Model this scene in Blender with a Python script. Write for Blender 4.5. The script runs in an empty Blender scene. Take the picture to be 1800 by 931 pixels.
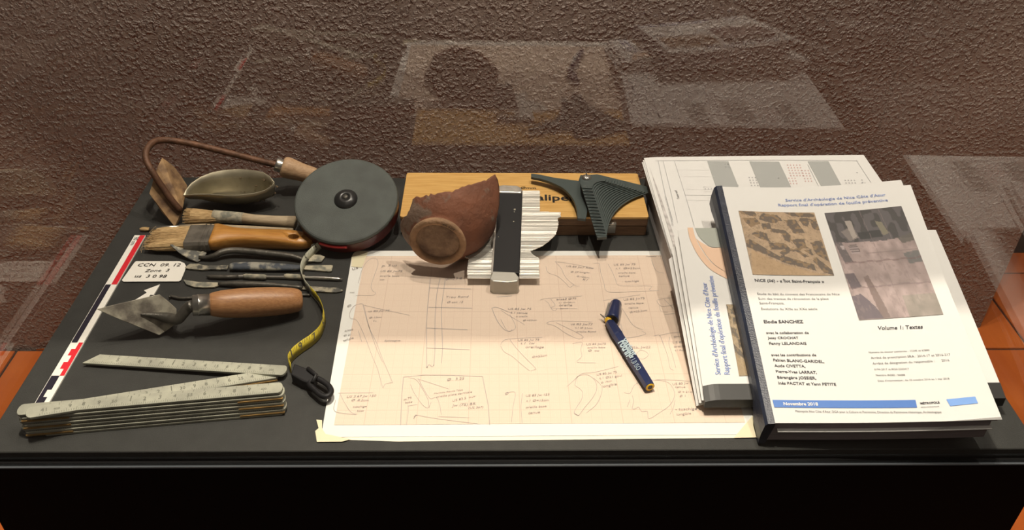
import bpy, bmesh, math, random
import numpy as np
from mathutils import Vector, Matrix
random.seed(4); rng = np.random.default_rng(4)
SC = bpy.context.scene
COL = SC.collection
# ------------------------------------------------------------------ camera
FPX, CX, CY, CH, PIT, YAW, ROL = 1497.9093, .4764, -.5344, .6149, .6410, .0245, .0155
def cam_axes():
    cp, sp, cy, sy = math.cos(PIT), math.sin(PIT), math.cos(YAW), math.sin(YAW)
    w = Vector((sy*cp, cy*cp, -sp)); r = Vector((cy, -sy, 0)); u = r.cross(w)
    r2 = r*math.cos(ROL)+u*math.sin(ROL); u2 = -r*math.sin(ROL)+u*math.cos(ROL)
    return r2, u2, w
CR, CU, CW = cam_axes(); CO = Vector((CX, CY, CH))
cd = bpy.data.cameras.new('camera'); cam = bpy.data.objects.new('camera', cd); COL.objects.link(cam)
cd.sensor_width = 36; cd.lens = FPX/1800*36; cd.clip_start = .02
m3 = Matrix((CR, CU, -CW)).transposed(); m4 = m3.to_4x4(); m4.translation = CO; cam.matrix_world = m4
SC.camera = cam
# ------------------------------------------------------------------ light
SC.view_settings.view_transform = 'Standard'; SC.view_settings.look = 'None'
SC.view_settings.gamma = 1; SC.view_settings.exposure = 0
SC.cycles.transparent_max_bounces = 32; SC.cycles.max_bounces = 10
wd = bpy.data.worlds.new('world'); SC.world = wd; wd.use_nodes = True
wd.node_tree.nodes['Background'].inputs[0].default_value = (1, .80, .64, 1)
wd.node_tree.nodes['Background'].inputs[1].default_value = .05
def lamp(name, kind, loc, target, power, color, size=.01, angle=90, blend=.5, sy=None):
    l = bpy.data.lights.new(name, kind); o = bpy.data.objects.new(name, l); COL.objects.link(o)
    o.location = loc; d = Vector(target)-Vector(loc); o.rotation_euler = d.to_track_quat('-Z', 'Y').to_euler()
    l.energy = power; l.color = color
    if kind == 'SPOT': l.spot_size = math.radians(angle); l.spot_blend = blend; l.shadow_soft_size = size
    if kind == 'AREA': l.size = size; l.shape = 'RECTANGLE'; l.size_y = sy or size
    return o
WARM = (1, .89, .76)
lamp('spot_light', 'SPOT', (.40, .22, 1.75), (.48, .33, 0), 72, WARM, .008, 120, .8)
lamp('spot_light', 'SPOT', (1.0, .24, 1.75), (.62, .30, 0), 52, WARM, .008, 120, .8)
FX, FY, FZ = .45, .107, 1.75
lamp('spot_light', 'SPOT', (FX, FY, FZ), (FX, FY-.25, 0), 100, (1, .88, .73), .0012, 80, .3)
lamp('floor_light', 'SPOT', (2.4, .1, 2.2), (1.95, .75, -.75), 130, (1, .84, .65), .03, 42, .6)
lamp('floor_light', 'SPOT', (-1.5, -.1, 2.2), (-.95, .65, -.75), 130, (1, .84, .65), .03, 32, .25)
lamp('added_wall_light', 'SPOT', (.5, .60, 2.35), (.5, 1.03, .45), 95, (1, .84, .70), .03, 80, 1.)  # added wash grazing down the wall to brighten it and its relief
lamp('added_wall_light', 'AREA', (.5, -1.4, 2.3), (.5, 1, .2), 3.5, (1, .86, .72), .8, sy=.4)  # added weak soft fill from behind the camera, no fixture there
# ------------------------------------------------------------------ helpers
def P(px, py, z=0.):
    """where the sight line of a photograph point meets the level z above the table top"""
    d = CR*((px-900)/FPX) - CU*((py-465.5)/FPX) + CW
    t = (z-CH)/d.z
    return CO + d*t
def proj(v):
    d = Vector(v)-CO; k = FPX/d.dot(CW)
    return 900+k*d.dot(CR), 465.5-k*d.dot(CU)
def mesh_obj(name, verts, faces, mat, parent=None, smooth=False, mats=None, fmat=None):
    me = bpy.data.meshes.new(name); me.from_pydata([tuple(v) for v in verts], [], faces)
    for m in (mats or [mat]): me.materials.append(m)
    if fmat:
        for p, i in zip(me.polygons, fmat): p.material_index = i
    bm = bmesh.new(); bm.from_mesh(me); bmesh.ops.recalc_face_normals(bm, faces=bm.faces); bm.to_mesh(me); bm.free()
    if smooth:
        for p in me.polygons: p.use_smooth = True
    o = bpy.data.objects.new(name, me); COL.objects.link(o)
    if parent: o.parent = parent; o.matrix_parent_inverse = parent.matrix_world.inverted()
    return o
def thing(name, label, cat, loc=(0, 0, 0), group=None):
    o = bpy.data.objects.new(name, None); COL.objects.link(o); o.location = loc; o.matrix_world = Matrix.Translation(loc)
    o.empty_display_size = .02
    o['label'] = label; o['category'] = cat
    if group: o['group'] = group
    return o
def tag(o, label, cat, group=None):
    o['label'] = label; o['category'] = cat
    if group: o['group'] = group
    return o
def bevel(o, w, seg=2, ang=.6):
    b = o.modifiers.new('bevel', 'BEVEL'); b.width = w; b.segments = seg; b.limit_method = 'ANGLE'; b.angle_limit = ang
    return o
class MB:
    def __init__(s): s.v = []; s.f = []; s.m = []
    def add(s, vs, fs, mi=0):
        n = len(s.v); s.v += [Vector(v) for v in vs]; s.f += [tuple(i+n for i in f) for f in fs]; s.m += [mi]*len(fs); return s
    def box(s, a, b, mi=0):
        (x0, y0, z0), (x1, y1, z1) = a, b
        return s.add([(x0,y0,z0),(x1,y0,z0),(x1,y1,z0),(x0,y1,z0),(x0,y0,z1),(x1,y0,z1),(x1,y1,z1),(x0,y1,z1)],
              [(0,3,2,1),(4,5,6,7),(0,1,5,4),(1,2,6,5),(2,3,7,6),(3,0,4,7)], mi)
    def prism(s, top, thick, mi=0, down=Vector((0, 0, -1))):
        n = len(top); bot = [Vector(v)+down*thick for v in top]
        return s.add(list(top)+bot, [tuple(range(n)), tuple(range(2*n-1, n-1, -1))]+[(i, i+n, (i+1) % n+n, (i+1) % n) for i in range(n)], mi)
    def tube(s, pts, rad, seg=12, closed=False, mi=0, flat=1., up=None):
        pts = [Vector(p) for p in pts]; n = len(pts)
        rad = rad if isinstance(rad, (list, tuple)) else [rad]*n
        rings = []; prev = up and Vector(up)
        for i, p in enumerate(pts):
            a = pts[(i-1) % n] if (closed or i) else p; b = pts[(i+1) % n] if (closed or i < n-1) else p
            t = (b-a).normalized()
            if prev is None: prev = Vector((0, 0, 1)) if abs(t.z) < .9 else Vector((0, 1, 0))
            u = (prev - t*prev.dot(t)).normalized(); w = t.cross(u); prev = u
            rings.append([p+(u*math.sin(k*2*math.pi/seg)*flat+w*math.cos(k*2*math.pi/seg))*rad[i] for k in range(seg)])
        vs = [v for r in rings for v in r]; fs = []
        for i in range(n if closed else n-1):
            j = (i+1) % n
            fs += [(i*seg+k, i*seg+(k+1) % seg, j*seg+(k+1) % seg, j*seg+k) for k in range(seg)]
        if not closed: fs += [tuple(range(seg-1, -1, -1)), tuple((n-1)*seg+k for k in range(seg))]
        return s.add(vs, fs, mi)
    def ribbon(s, pts, w, up=Vector((0, 0, 1)), mi=0):
        pts = [Vector(p) for p in pts]
        vs = []
        for i, p in enumerate(pts):
            t = (pts[min(i+1, len(pts)-1)]-pts[max(i-1, 0)]).normalized(); n = t.cross(up).normalized()*w/2
            vs += [p-n, p+n]
        return s.add(vs, [(2*i, 2*i+1, 2*i+3, 2*i+2) for i in range(len(pts)-1)], mi)
    def build(s, name, mat, parent=None, smooth=False):
        mats = mat if isinstance(mat, list) else [mat]
        return mesh_obj(name, s.v, s.f, None, parent, smooth, mats, s.m)
def smooth_path(pts, n=6):
    """Catmull-Rom through 3D points"""
    pts = [Vector(p) for p in pts]; q = [2*pts[0]-pts[1]]+pts+[2*pts[-1]-pts[-2]]; out = []
    for i in range(1, len(q)-2):
        for k in range(n):
            t = k/n; a, b, c, d = q[i-1], q[i], q[i+1], q[i+2]
            out.append(.5*((2*b)+(c-a)*t+(2*a-5*b+4*c-d)*t*t+(3*b-a-3*c+d)*t**3))
    return out+[pts[-1]]
# ------------------------------------------------------------------ materials
def mat(name, col, rough=.6, metal=0., var=0., vscale=20., col2=None, bump=0., bscale=200., spec=.5, stretch=None, detail=6., thr=None, coat=0.):
    m = bpy.data.materials.new(name); m.use_nodes = True; nt = m.node_tree; N = nt.nodes; L = nt.links
    b = N['Principled BSDF']; b.inputs['Base Color'].default_value = (*col, 1); b.inputs['Roughness'].default_value = rough
    b.inputs['Metallic'].default_value = metal; b.inputs['Specular IOR Level'].default_value = spec; b.inputs['Coat Weight'].default_value = coat
    tc = N.new('ShaderNodeTexCoord'); mp = N.new('ShaderNodeMapping'); L.new(tc.outputs['Object'], mp.inputs[0])
    if stretch: mp.inputs['Scale'].default_value = stretch
    if var > 0 or col2:
        no = N.new('ShaderNodeTexNoise'); no.inputs['Scale'].default_value = vscale; no.inputs['Detail'].default_value = detail
        L.new(mp.outputs[0], no.inputs['Vector'])
        cr = N.new('ShaderNodeValToRGB'); c2 = col2 or tuple(c*(1-var) for c in col)
        a, c = thr or (.35, .65)
        cr.color_ramp.elements[0].position = a; cr.color_ramp.elements[1].position = c
        cr.color_ramp.elements[0].color = (*c2, 1); cr.color_ramp.elements[1].color = (*col, 1)
        L.new(no.outputs['Fac'], cr.inputs[0]); L.new(cr.outputs[0], b.inputs['Base Color'])
    if bump > 0:
        nb = N.new('ShaderNodeTexNoise'); nb.inputs['Scale'].default_value = bscale; nb.inputs['Detail'].default_value = 4
        L.new(mp.outputs[0], nb.inputs['Vector'])
        bp = N.new('ShaderNodeBump'); bp.inputs['Strength'].default_value = min(bump, 1); bp.inputs['Distance'].default_value = .001*max(1, bump)
        L.new(nb.outputs['Fac'], bp.inputs['Height']); L.new(bp.outputs[0], b.inputs['Normal'])
    return m
def vcmat(name, rough=.5):
    m = bpy.data.materials.new(name); m.use_nodes = True; nt = m.node_tree
    a = nt.nodes.new('ShaderNodeVertexColor'); a.layer_name = 'print'
    nt.links.new(a.outputs[0], nt.nodes['Principled BSDF'].inputs['Base Color']); nt.nodes['Principled BSDF'].inputs['Roughness'].default_value = rough
    return m
M = {}
M['board'] = mat('painted_board', (.034, .0345, .032), .55, var=.15, vscale=60, bump=.3, bscale=900, spec=.35)
M['plinth'] = mat('plinth_lacquer', (.006, .006, .0065), .6, spec=.12)
M['seam_glint'] = mat('glass_edge_glint', (.30, .34, .38), .25, spec=.6)
M['white'] = mat('white_plastic', (.80, .78, .72), .45)
M['paper'] = mat('office_paper', (.70, .695, .68), .7, spec=.2)
M['paper_edge'] = mat('paper_edges', (.62, .59, .58), .9, var=.35, vscale=60, stretch=(1, 1, 60), bump=.5, bscale=100, spec=.1)
M['ink'] = mat('printed_black', (.045, .045, .055), .6)
M['ink_grey'] = mat('printed_grey', (.13, .13, .14), .6)
M['ink_blue'] = mat('printed_blue', (.22, .29, .55), .6)
M['bar_blue'] = mat('printed_bar_blue', (.045, .16, .50), .5)
M['bar_pale'] = mat('printed_bar_pale', (.16, .33, .72), .5)
M['spine'] = mat('spine_tape', (.020, .027, .050), .38, var=.3, vscale=80, bump=.4, bscale=700)
M['spine_b'] = mat('spine_tape_black', (.014, .014, .013), .5)
M['grey_band'] = mat('plan_grey', (.38, .39, .38), .7, spec=.2)
M['plan_line'] = mat('plan_line', (.40, .40, .41), .7)
M['plan_faint'] = mat('plan_faint', (.60, .59, .59), .7)
M['plan_red'] = mat('plan_red', (.62, .42, .40), .7)
M['peach'] = mat('plan_peach', (.72, .50, .36), .7)
M['sage'] = mat('plan_sage', (.36, .38, .34), .7)
M['pencil'] = mat('pencil', (.29, .26, .25), .8)
M['pencil2'] = mat('pencil_faint', (.44, .39, .36), .8)
M['steel_w'] = mat('worn_steel', (.42, .39, .31), .5, .35, col2=(.17, .15, .125), vscale=70, bump=.6, bscale=150, thr=(.4, .6))
M['steel_d'] = mat('dark_iron', (.15, .14, .12), .42, .6, var=.4, vscale=80, bump=.5, bscale=300)
M['tool_grey'] = mat('clay_coated_steel', (.36, .33, .25), .6, .25, col2=(.09, .09, .08), vscale=120, thr=(.42, .56), bump=.6, bscale=300)
M['clay_dry'] = mat('dried_clay', (.42, .38, .28), .8, col2=(.17, .17, .14), vscale=90, thr=(.38, .55), bump=.6, bscale=300)
M['shiny'] = mat('bright_metal', (.62, .60, .55), .28, .9, var=.3, vscale=90)
M['rust'] = mat('rusty_rod', (.16, .075, .04), .6, .3, var=.5, vscale=60, bump=.6, bscale=400)
M['rust_blade'] = mat('rusty_blade', (.40, .25, .12), .7, .1, col2=(.12, .065, .035), vscale=60, bump=.8, bscale=200)
M['beech'] = mat('beech_handle', (.47, .24, .105), .42, col2=(.35, .165, .07), vscale=18, stretch=(3, 40, 40), coat=.15)
M['beech_d'] = mat('beech_pale', (.50, .33, .19), .6, col2=(.36, .22, .12), vscale=18, stretch=(6, 30, 30))
M['varnish'] = mat('varnished_wood', (.55, .27, .065), .38, col2=(.42, .18, .035), vscale=14, stretch=(4, 40, 40), coat=.3)
M['rawwood'] = mat('raw_wood', (.48, .38, .25), .7, var=.3, vscale=40, stretch=(1, 10, 10), bump=.3)
M['bristle'] = mat('bristle', (.72, .50, .25), .8, col2=(.38, .24, .10), vscale=14, stretch=(2, 60, 60), bump=1.0, bscale=40)
M['ferrule'] = mat('oxidised_tin', (.22, .20, .17), .5, .6, var=.5, vscale=70, bump=.5)
M['hair'] = mat('stray_bristle', (.45, .33, .18), .7)
M['ply'] = mat('plywood', (.64, .39, .13), .5, col2=(.52, .29, .08), vscale=9, stretch=(3, 45, 45))
M['boxside'] = mat('box_side_wood', (.22, .12, .06), .55, var=.3, vscale=20, stretch=(3, 40, 40))
M['reel'] = mat('reel_cover', (.080, .092, .084), .62, col2=(.06, .067, .062), vscale=40, bump=.5, bscale=1500)
M['reel_hub'] = mat('reel_hub', (.02, .02, .02), .3)
M['reel_red'] = mat('reel_red', (.07, .007, .006), .35)
M['tape_w'] = mat('tape_white', (.50, .50, .40), .4)
M['tape_y'] = mat('tape_yellow', (.62, .49, .04), .4, var=.25, vscale=60)
M['black'] = mat('black_plastic', (.012, .012, .013), .5, spec=.25)
M['gauge'] = mat('green_grey_plastic', (.050, .066, .064), .5, bump=.2, bscale=900)
M['gauge_edge'] = mat('gauge_edge', (.030, .040, .038), .5)
M['ink_b'] = mat('lettering_black', (.01, .01, .01), .5)
M['pin'] = mat('steel_pins', (.80, .78, .72), .40, .6, var=.35, vscale=30, stretch=(1, 60, 1))
def pot_mat():
    m = mat('terracotta_fabric', (.25, .092, .046), .72, col2=(.155, .066, .040), vscale=18, bump=2.0, bscale=110); nt = m.node_tree; N = nt.nodes; L = nt.links
    b = N['Principled BSDF']; src = b.inputs['Base Color'].links[0].from_socket
    tc = N.new('ShaderNodeTexCoord'); sx = N.new('ShaderNodeSeparateXYZ'); L.new(tc.outputs['Object'], sx.inputs[0])
    no = N.new('ShaderNodeTexNoise'); no.inputs['Scale'].default_value = 55; no.inputs['Detail'].default_value = 7; L.new(tc.outputs['Object'], no.inputs['Vector'])
    # grey burnt and worn patches, densest on the left third of the sherd
    f = N.new('ShaderNodeMapRange'); L.new(sx.outputs[0], f.inputs[0]); f.inputs[1].default_value = .365; f.inputs[2].default_value = .42; f.inputs[3].default_value = .20; f.inputs[4].default_value = -.10
    ad = N.new('ShaderNodeMath'); ad.operation = 'ADD'; L.new(no.outputs['Fac'], ad.inputs[0]); L.new(f.outputs[0], ad.inputs[1])
    r = N.new('ShaderNodeMapRange'); L.new(ad.outputs[0], r.inputs[0]); r.inputs[1].default_value = .52; r.inputs[2].default_value = .60
    x = N.new('ShaderNodeMix'); x.data_type = 'RGBA'; L.new(r.outputs[0], x.inputs[0]); L.new(src, x.inputs[6]); x.inputs[7].default_value = (.20, .135, .10, 1); L.new(x.outputs[2], b.inputs['Base Color'])
    return m
M['pot'] = pot_mat()
M['pot_ring'] = mat('terracotta_ring', (.42, .25, .14), .8, var=.5, vscale=45, bump=2.5, bscale=140)
M['pot_base'] = mat('terracotta_base', (.30, .20, .13), .85, col2=(.13, .08, .055), vscale=50, bump=3., bscale=120)
M['navy'] = mat('navy_plastic', (.016, .026, .085), .28, coat=.3)
M['yellow'] = mat('yellow_plastic', (.70, .42, .02), .4)
M['cello'] = mat('old_adhesive_tape', (.74, .68, .48), .35)
M['red'] = mat('scale_red', (.62, .018, .03), .45)
M['scale_black'] = mat('scale_black', (.018, .016, .028), .4)
M['rule'] = mat('rule_paint', (.40, .40, .32), .5, col2=(.28, .28, .23), vscale=40, bump=.3)
M['rule_mark'] = mat('rule_marks', (.15, .15, .12), .6)
M['brass'] = mat('brass_hinge', (.55, .34, .12), .45, .6, var=.4, vscale=60)
# scratched wall plaster
def wall_mat():
    m = bpy.data.materials.new('rough_plaster'); m.use_nodes = True; nt = m.node_tree; N = nt.nodes; L = nt.links
    b = N['Principled BSDF']; b.inputs['Roughness'].default_value = .42; b.inputs['Specular IOR Level'].default_value = .8
    tc = N.new('ShaderNodeTexCoord')
    def noise(s, d, dist=0.):
        n = N.new('ShaderNodeTexNoise'); n.inputs['Scale'].default_value = s; n.inputs['Detail'].default_value = d; n.inputs['Distortion'].default_value = dist
        L.new(tc.outputs['Object'], n.inputs['Vector']); return n
    def ramp(src, p0, p1, c0=(0, 0, 0, 1), c1=(1, 1, 1, 1)):
        r = N.new('ShaderNodeValToRGB'); r.color_ramp.elements[0].position = p0; r.color_ramp.elements[1].position = p1
        r.color_ramp.elements[0].color = c0; r.color_ramp.elements[1].color = c1; L.new(src, r.inputs[0]); return r
    big = noise(3, 3)
    cc = ramp(big.outputs['Fac'], .3, .7, (.215, .158, .132, 1), (.26, .192, .160, 1)); L.new(cc.outputs[0], b.inputs['Base Color'])
    a = noise(125, 3, 0.); ra = ramp(a.outputs['Fac'], .46, .70)
    c = noise(260, 2)
    m1 = N.new('ShaderNodeMath'); m1.operation = 'MULTIPLY_ADD'; L.new(c.outputs['Fac'], m1.inputs[0]); m1.inputs[1].default_value = .35; L.new(ra.outputs[0], m1.inputs[2])
    bp = N.new('ShaderNodeBump'); bp.inputs['Strength'].default_value = .9; bp.inputs['Distance'].default_value = .0045
    L.new(m1.outputs[0], bp.inputs['Height']); L.new(bp.outputs[0], b.inputs['Normal'])
    return m
M['wall'] = wall_mat()
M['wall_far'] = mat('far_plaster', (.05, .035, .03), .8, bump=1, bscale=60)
M['tile'] = mat('terracotta_tile', (.60, .155, .030), .35, col2=(.46, .105, .022), vscale=6, spec=.4)
M['grout'] = mat('tile_grout', (.03, .02, .016), .9)
def glass_mat():
    m = bpy.data.materials.new('case_glass'); m.use_nodes = True; nt = m.node_tree; N = nt.nodes; L = nt.links; N.clear()
    out = N.new('ShaderNodeOutputMaterial'); mix = N.new('ShaderNodeMixShader'); tr = N.new('ShaderNodeBsdfTransparent'); gl = N.new('ShaderNodeBsdfGlossy')
    tr.inputs[0].default_value = (.985, .99, .985, 1); gl.inputs['Roughness'].default_value = .0
    lw = N.new('ShaderNodeLayerWeight'); lw.inputs[0].default_value = .5
    p = N.new('ShaderNodeMath'); p.operation = 'POWER'; L.new(lw.outputs['Facing'], p.inputs[0]); p.inputs[1].default_value = 5
    q = N.new('ShaderNodeMath'); q.operation = 'MULTIPLY_ADD'; L.new(p.outputs[0], q.inputs[0]); q.inputs[1].default_value = .955; q.inputs[2].default_value = .055
    L.new(q.outputs[0], mix.inputs[0]); L.new(tr.outputs[0], mix.inputs[1]); L.new(gl.outputs[0], mix.inputs[2]); L.new(mix.outputs[0], out.inputs[0])
    return m
M['glass'] = glass_mat()
def graph_mat():
    """cream and pink millimetre paper: printed grid lines every 10 mm (and faint 2 mm)"""
    m = bpy.data.materials.new('millimetre_print'); m.use_nodes = True; nt = m.node_tree; N = nt.nodes; L = nt.links
    b = N['Principled BSDF']; b.inputs['Roughness'].default_value = .75; b.inputs['Specular IOR Level'].default_value = .15
    tc = N.new('ShaderNodeTexCoord'); sx = N.new('ShaderNodeSeparateXYZ'); L.new(tc.outputs['Object'], sx.inputs[0])
    def lines(src, pitch, w):
        a = N.new('ShaderNodeMath'); a.operation = 'DIVIDE'; L.new(src, a.inputs[0]); a.inputs[1].default_value = pitch
        f = N.new('ShaderNodeMath'); f.operation = 'FRACT'; L.new(a.outputs[0], f.inputs[0])
        g = N.new('ShaderNodeMath'); g.operation = 'LESS_THAN'; L.new(f.outputs[0], g.inputs[0]); g.inputs[1].default_value = w
        return g.outputs[0]
    def mx(a, b_):
        n = N.new('ShaderNodeMath'); n.operation = 'MAXIMUM'; L.new(a, n.inputs[0]); L.new(b_, n.inputs[1]); return n.outputs[0]
    fine = mx(lines(sx.outputs[0], .002, .22), lines(sx.outputs[1], .002, .22))
    mid = mx(lines(sx.outputs[0], .01, .07), lines(sx.outputs[1], .01, .07))
    big = mx(lines(sx.outputs[0], .05, .018), lines(sx.outputs[1], .05, .018))
    prev = None; col = (.72, .59, .48, 1)
    for src, c in ((fine, (.70, .565, .46, 1)), (mid, (.68, .54, .44, 1)), (big, (.63, .49, .40, 1))):
        x = N.new('ShaderNodeMix'); x.data_type = 'RGBA'; L.new(src, x.inputs[0])
        if prev is None: x.inputs[6].default_value = col
        else: L.new(prev, x.inputs[6])
        x.inputs[7].default_value = c; prev = x.outputs[2]
    L.new(prev, b.inputs['Base Color'])
    return m
M['graph'] = graph_mat()
# ------------------------------------------------------------------ text
_tc = {}
def text_mesh(s, bold=0.):
    k = (s, bold)
    if k not in _tc:
        c = bpy.data.curves.new('t', 'FONT'); c.body = s; c.size = 1; c.resolution_u = 2; c.offset = bold
        o = bpy.data.objects.new('t', c); COL.objects.link(o)
        dg = bpy.context.evaluated_depsgraph_get(); me = o.evaluated_get(dg).to_mesh()
        vs = [(v.co.x, v.co.y) for v in me.vertices]; fs = [tuple(p.vertices) for p in me.polygons]
        o.evaluated_get(dg).to_mesh_clear(); bpy.data.objects.remove(o); bpy.data.curves.remove(c)
        _tc[k] = (vs, fs)
    return _tc[k]
def text_between(mb, s, a, b, surf=None, bold=.0, hs=1., slant=0., lift=.0004, mi=0, up=Vector((0, 0, 1))):
    """lettering whose baseline runs from a to b on a surface (surf(x,y) -> z, or flat)"""
    if not s: return
    vs, fs = text_mesh(s, bold); w = max(v[0] for v in vs); a = Vector(a); b = Vector(b)
    L_ = (b-a).length; k = L_/w; e = (b-a).normalized(); n = up.cross(e).normalized()
    out = []
    for x, y in vs:
        p = a+e*(x+slant*y)*k+n*y*k*hs
        if surf: p.z = surf(p.x, p.y)
        out.append(p+up*lift)
    mb.add(out, fs, mi)
# ================================================================== SETTING
FL = -.75
p_l = Vector((-.60, .966)); p_r = Vector((1.669, 1.037)); d = (p_r-p_l).normalized()
wl = p_l-d*2.0
n_back = Vector((-d.y, d.x))
def vwall(name, a, b, thick, z0, z1, m):
    nn = Vector((-(b-a).y, (b-a).x)).normalized()*thick
    q = [a, b, b+nn, a+nn]
    mb = MB().prism([Vector((v.x, v.y, z1)) for v in q], z1-z0); o = mb.build(name, m); o['kind'] = 'structure'; return o
vwall('wall_back', wl, p_r, .3, FL-.02, 2.6, M['wall'])
vwall('wall_recess', Vector((1.2, 1.345)), Vector((4.2, 1.375)), .2, FL-.02, 2.6, M['wall_far'])
fl = MB().box((-3.2, -3, FL-.05), (4.2, 1.6, FL-.006)).build('floor', M['grout']); fl['kind'] = 'structure'
tw = .30; JX, JY = 1.757, .9625
tm = None
for i in range(-10, 8):
    for j in range(-4, 2):
        x0 = JX+i*tw; y0 = JY+j*tw
        if x0 > 4 or x0 < -2.9: continue
        if tm is None:
            g = .0035
            mb = MB().box((g, g, -.02), (tw-g, tw-g, 0)); t = mb.build('tile', M['tile'], fl); bm = bmesh.new(); bm.from_mesh(t.data)
            bmesh.ops.bevel(bm, geom=[e for e in bm.edges if all(v.co.z > -.001 for v in e.verts)], offset=.002, segments=1, affect='EDGES'); bm.to_mesh(t.data); bm.free(); tm = t
        else:
            t = tm.copy(); COL.objects.link(t)
        t.location = (x0, y0, FL+rng.uniform(-.0006, .0006)); t.parent = fl
# unseen lamp body added to carry a flap that cuts the front light
lt = thing('added_spotlight', 'unseen added spotlight body with a light-cutting flap above the case', 'lamp', (FX, FY, FZ))
MB().tube([(FX, FY-.01, FZ+.03), (FX, FY-.01, FZ+.16)], [.05, .05], 20).build('housing', M['black'], lt, True)
MB().tube([(FX, FY-.01, FZ+.16), (FX, FY-.01, 2.55)], .008, 8).build('stem', M['black'], lt, True)
MB().box((FX-.16, FY+.004, FZ-.16), (FX+.16, FY+.006, FZ+.04)).build('light_cut_flap', M['black'], lt)
# ================================================================== CASE
W, D = .992, .4925
case = thing('display_plinth', 'black lacquered display plinth with dark grey board carrying all the tools', 'plinth', (W/2, D/2, FL))
cover_ = thing('glass_cover', 'clear glass box enclosing the tools, mirroring them in its side panes', 'glass case', (W/2, D/2, -.012))
G0, G1 = .003, .007
bevel(MB().box((0, 0, -.012), (W, D, 0)).build('table_board', M['board'], case), .0008, 1)
bevel(MB().box((-.009, -.009, FL), (W+.009, D+.009, -.012)).build('plinth', M['plinth'], case), .0015, 2)
HZ = .50
panes = [((-G1, -G1, -.012), (W+G1, -G0, HZ)), ((-G1, D+G0, -.012), (W+G1, D+G1, HZ)),
         ((-G1, -G0, -.012), (-G0, D+G0, HZ)), ((W+G0, -G0, -.012), (W+G1, D+G0, HZ)), ((-G1, -G1, HZ), (W+G1, D+G1, HZ+.004))]
for a, b in panes: MB().box(a, b).build('glass_pane', M['glass'], cover_)
MB().box((-.0095, -.0094, -.0122), (W+.0095, -.0072, -.0108)).build('glass_edge_glint', M['seam_glint'], cover_)  # pale strip standing in for the bright reflection along the glass bottom edge
# ================================================================== IFRAO style scale
rx0, rx1, ry = .0256, .0393, .3486
sc = thing('photo_scale', 'narrow red, black and white photographic scale bar along left edge', 'scale bar', (rx0, ry-.3, 0))
MB().box((rx0, ry-.30, .0001), (rx1, ry, .0018)).build('strip', M['white'], sc)
def patch(mb, x0, x1, y0, y1, mi, z=.0020): mb.add([(x0, y0, z), (x1, y0, z), (x1, y1, z), (x0, y1, z)], [(0, 1, 2, 3)], mi)
mb = MB(); xm = (rx0+rx1)/2; w4 = (rx1-rx0)*.16
patch(mb, xm, rx1-.0004, ry-.1, ry-.0004, 0)
patch(mb, rx0+.0006, xm, ry-.2, ry-.1, 1)
for k in range(5):
    o = (w4 if k % 2 == 0 else -w4)
    patch(mb, xm+o*.9, rx1-.0004, ry-.2-.01*(k+1), ry-.2-.01*k, 0)
    patch(mb, rx0+.0006, xm+(-o if k else o)*.9, ry-.25-.01*(k+1), ry-.25-.01*k, 1)
text_between(mb, '30 cm', (rx0+.0018, ry-.004, .002), (rx0+.0018, ry-.0215, .002), mi=2, hs=1.1)
mb.build('markings', [M['red'], M['scale_black'], M['ink_grey']], sc)
# white arrow
pts = [P(*q, .0018) for q in [(281, 499.5), (253, 510), (258, 514), (229, 532), (256, 533), (264, 517.5), (270, 518)]]
o = MB().prism(pts, .0016).build('north_arrow', M['white']); tag(o, 'small white cut-out arrow pointing away beneath the trowel blade', 'arrow')
# finds tag
tg = thing('finds_tag', 'white clipped-corner card tag handwritten CCN 09.12 Zone 3', 'tag', tuple(P(270, 476)))
q = [(214, 492), (236, 461), (239, 458.5), (316, 458.5), (324, 462), (327, 467), (325, 475), (318, 492), (314, 494), (217, 494.5)]
q = [P(*a, .0021) for a in q]
bevel(MB().prism(q, .0006).build('card', M['white'], tg), .0002, 1)
mb = MB()
for s, a, b in (('CCN  09. 12', (240, 468), (316, 468)), ('Zone  3', (254, 478), (296, 477)), ('us  3 0 98', (235, 487.5), (291, 488))):
    text_between(mb, s, P(*a, .0023), P(*b, .0023), slant=.15, hs=.85)
mb.build('handwriting', M['ink_b'], tg)
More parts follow.
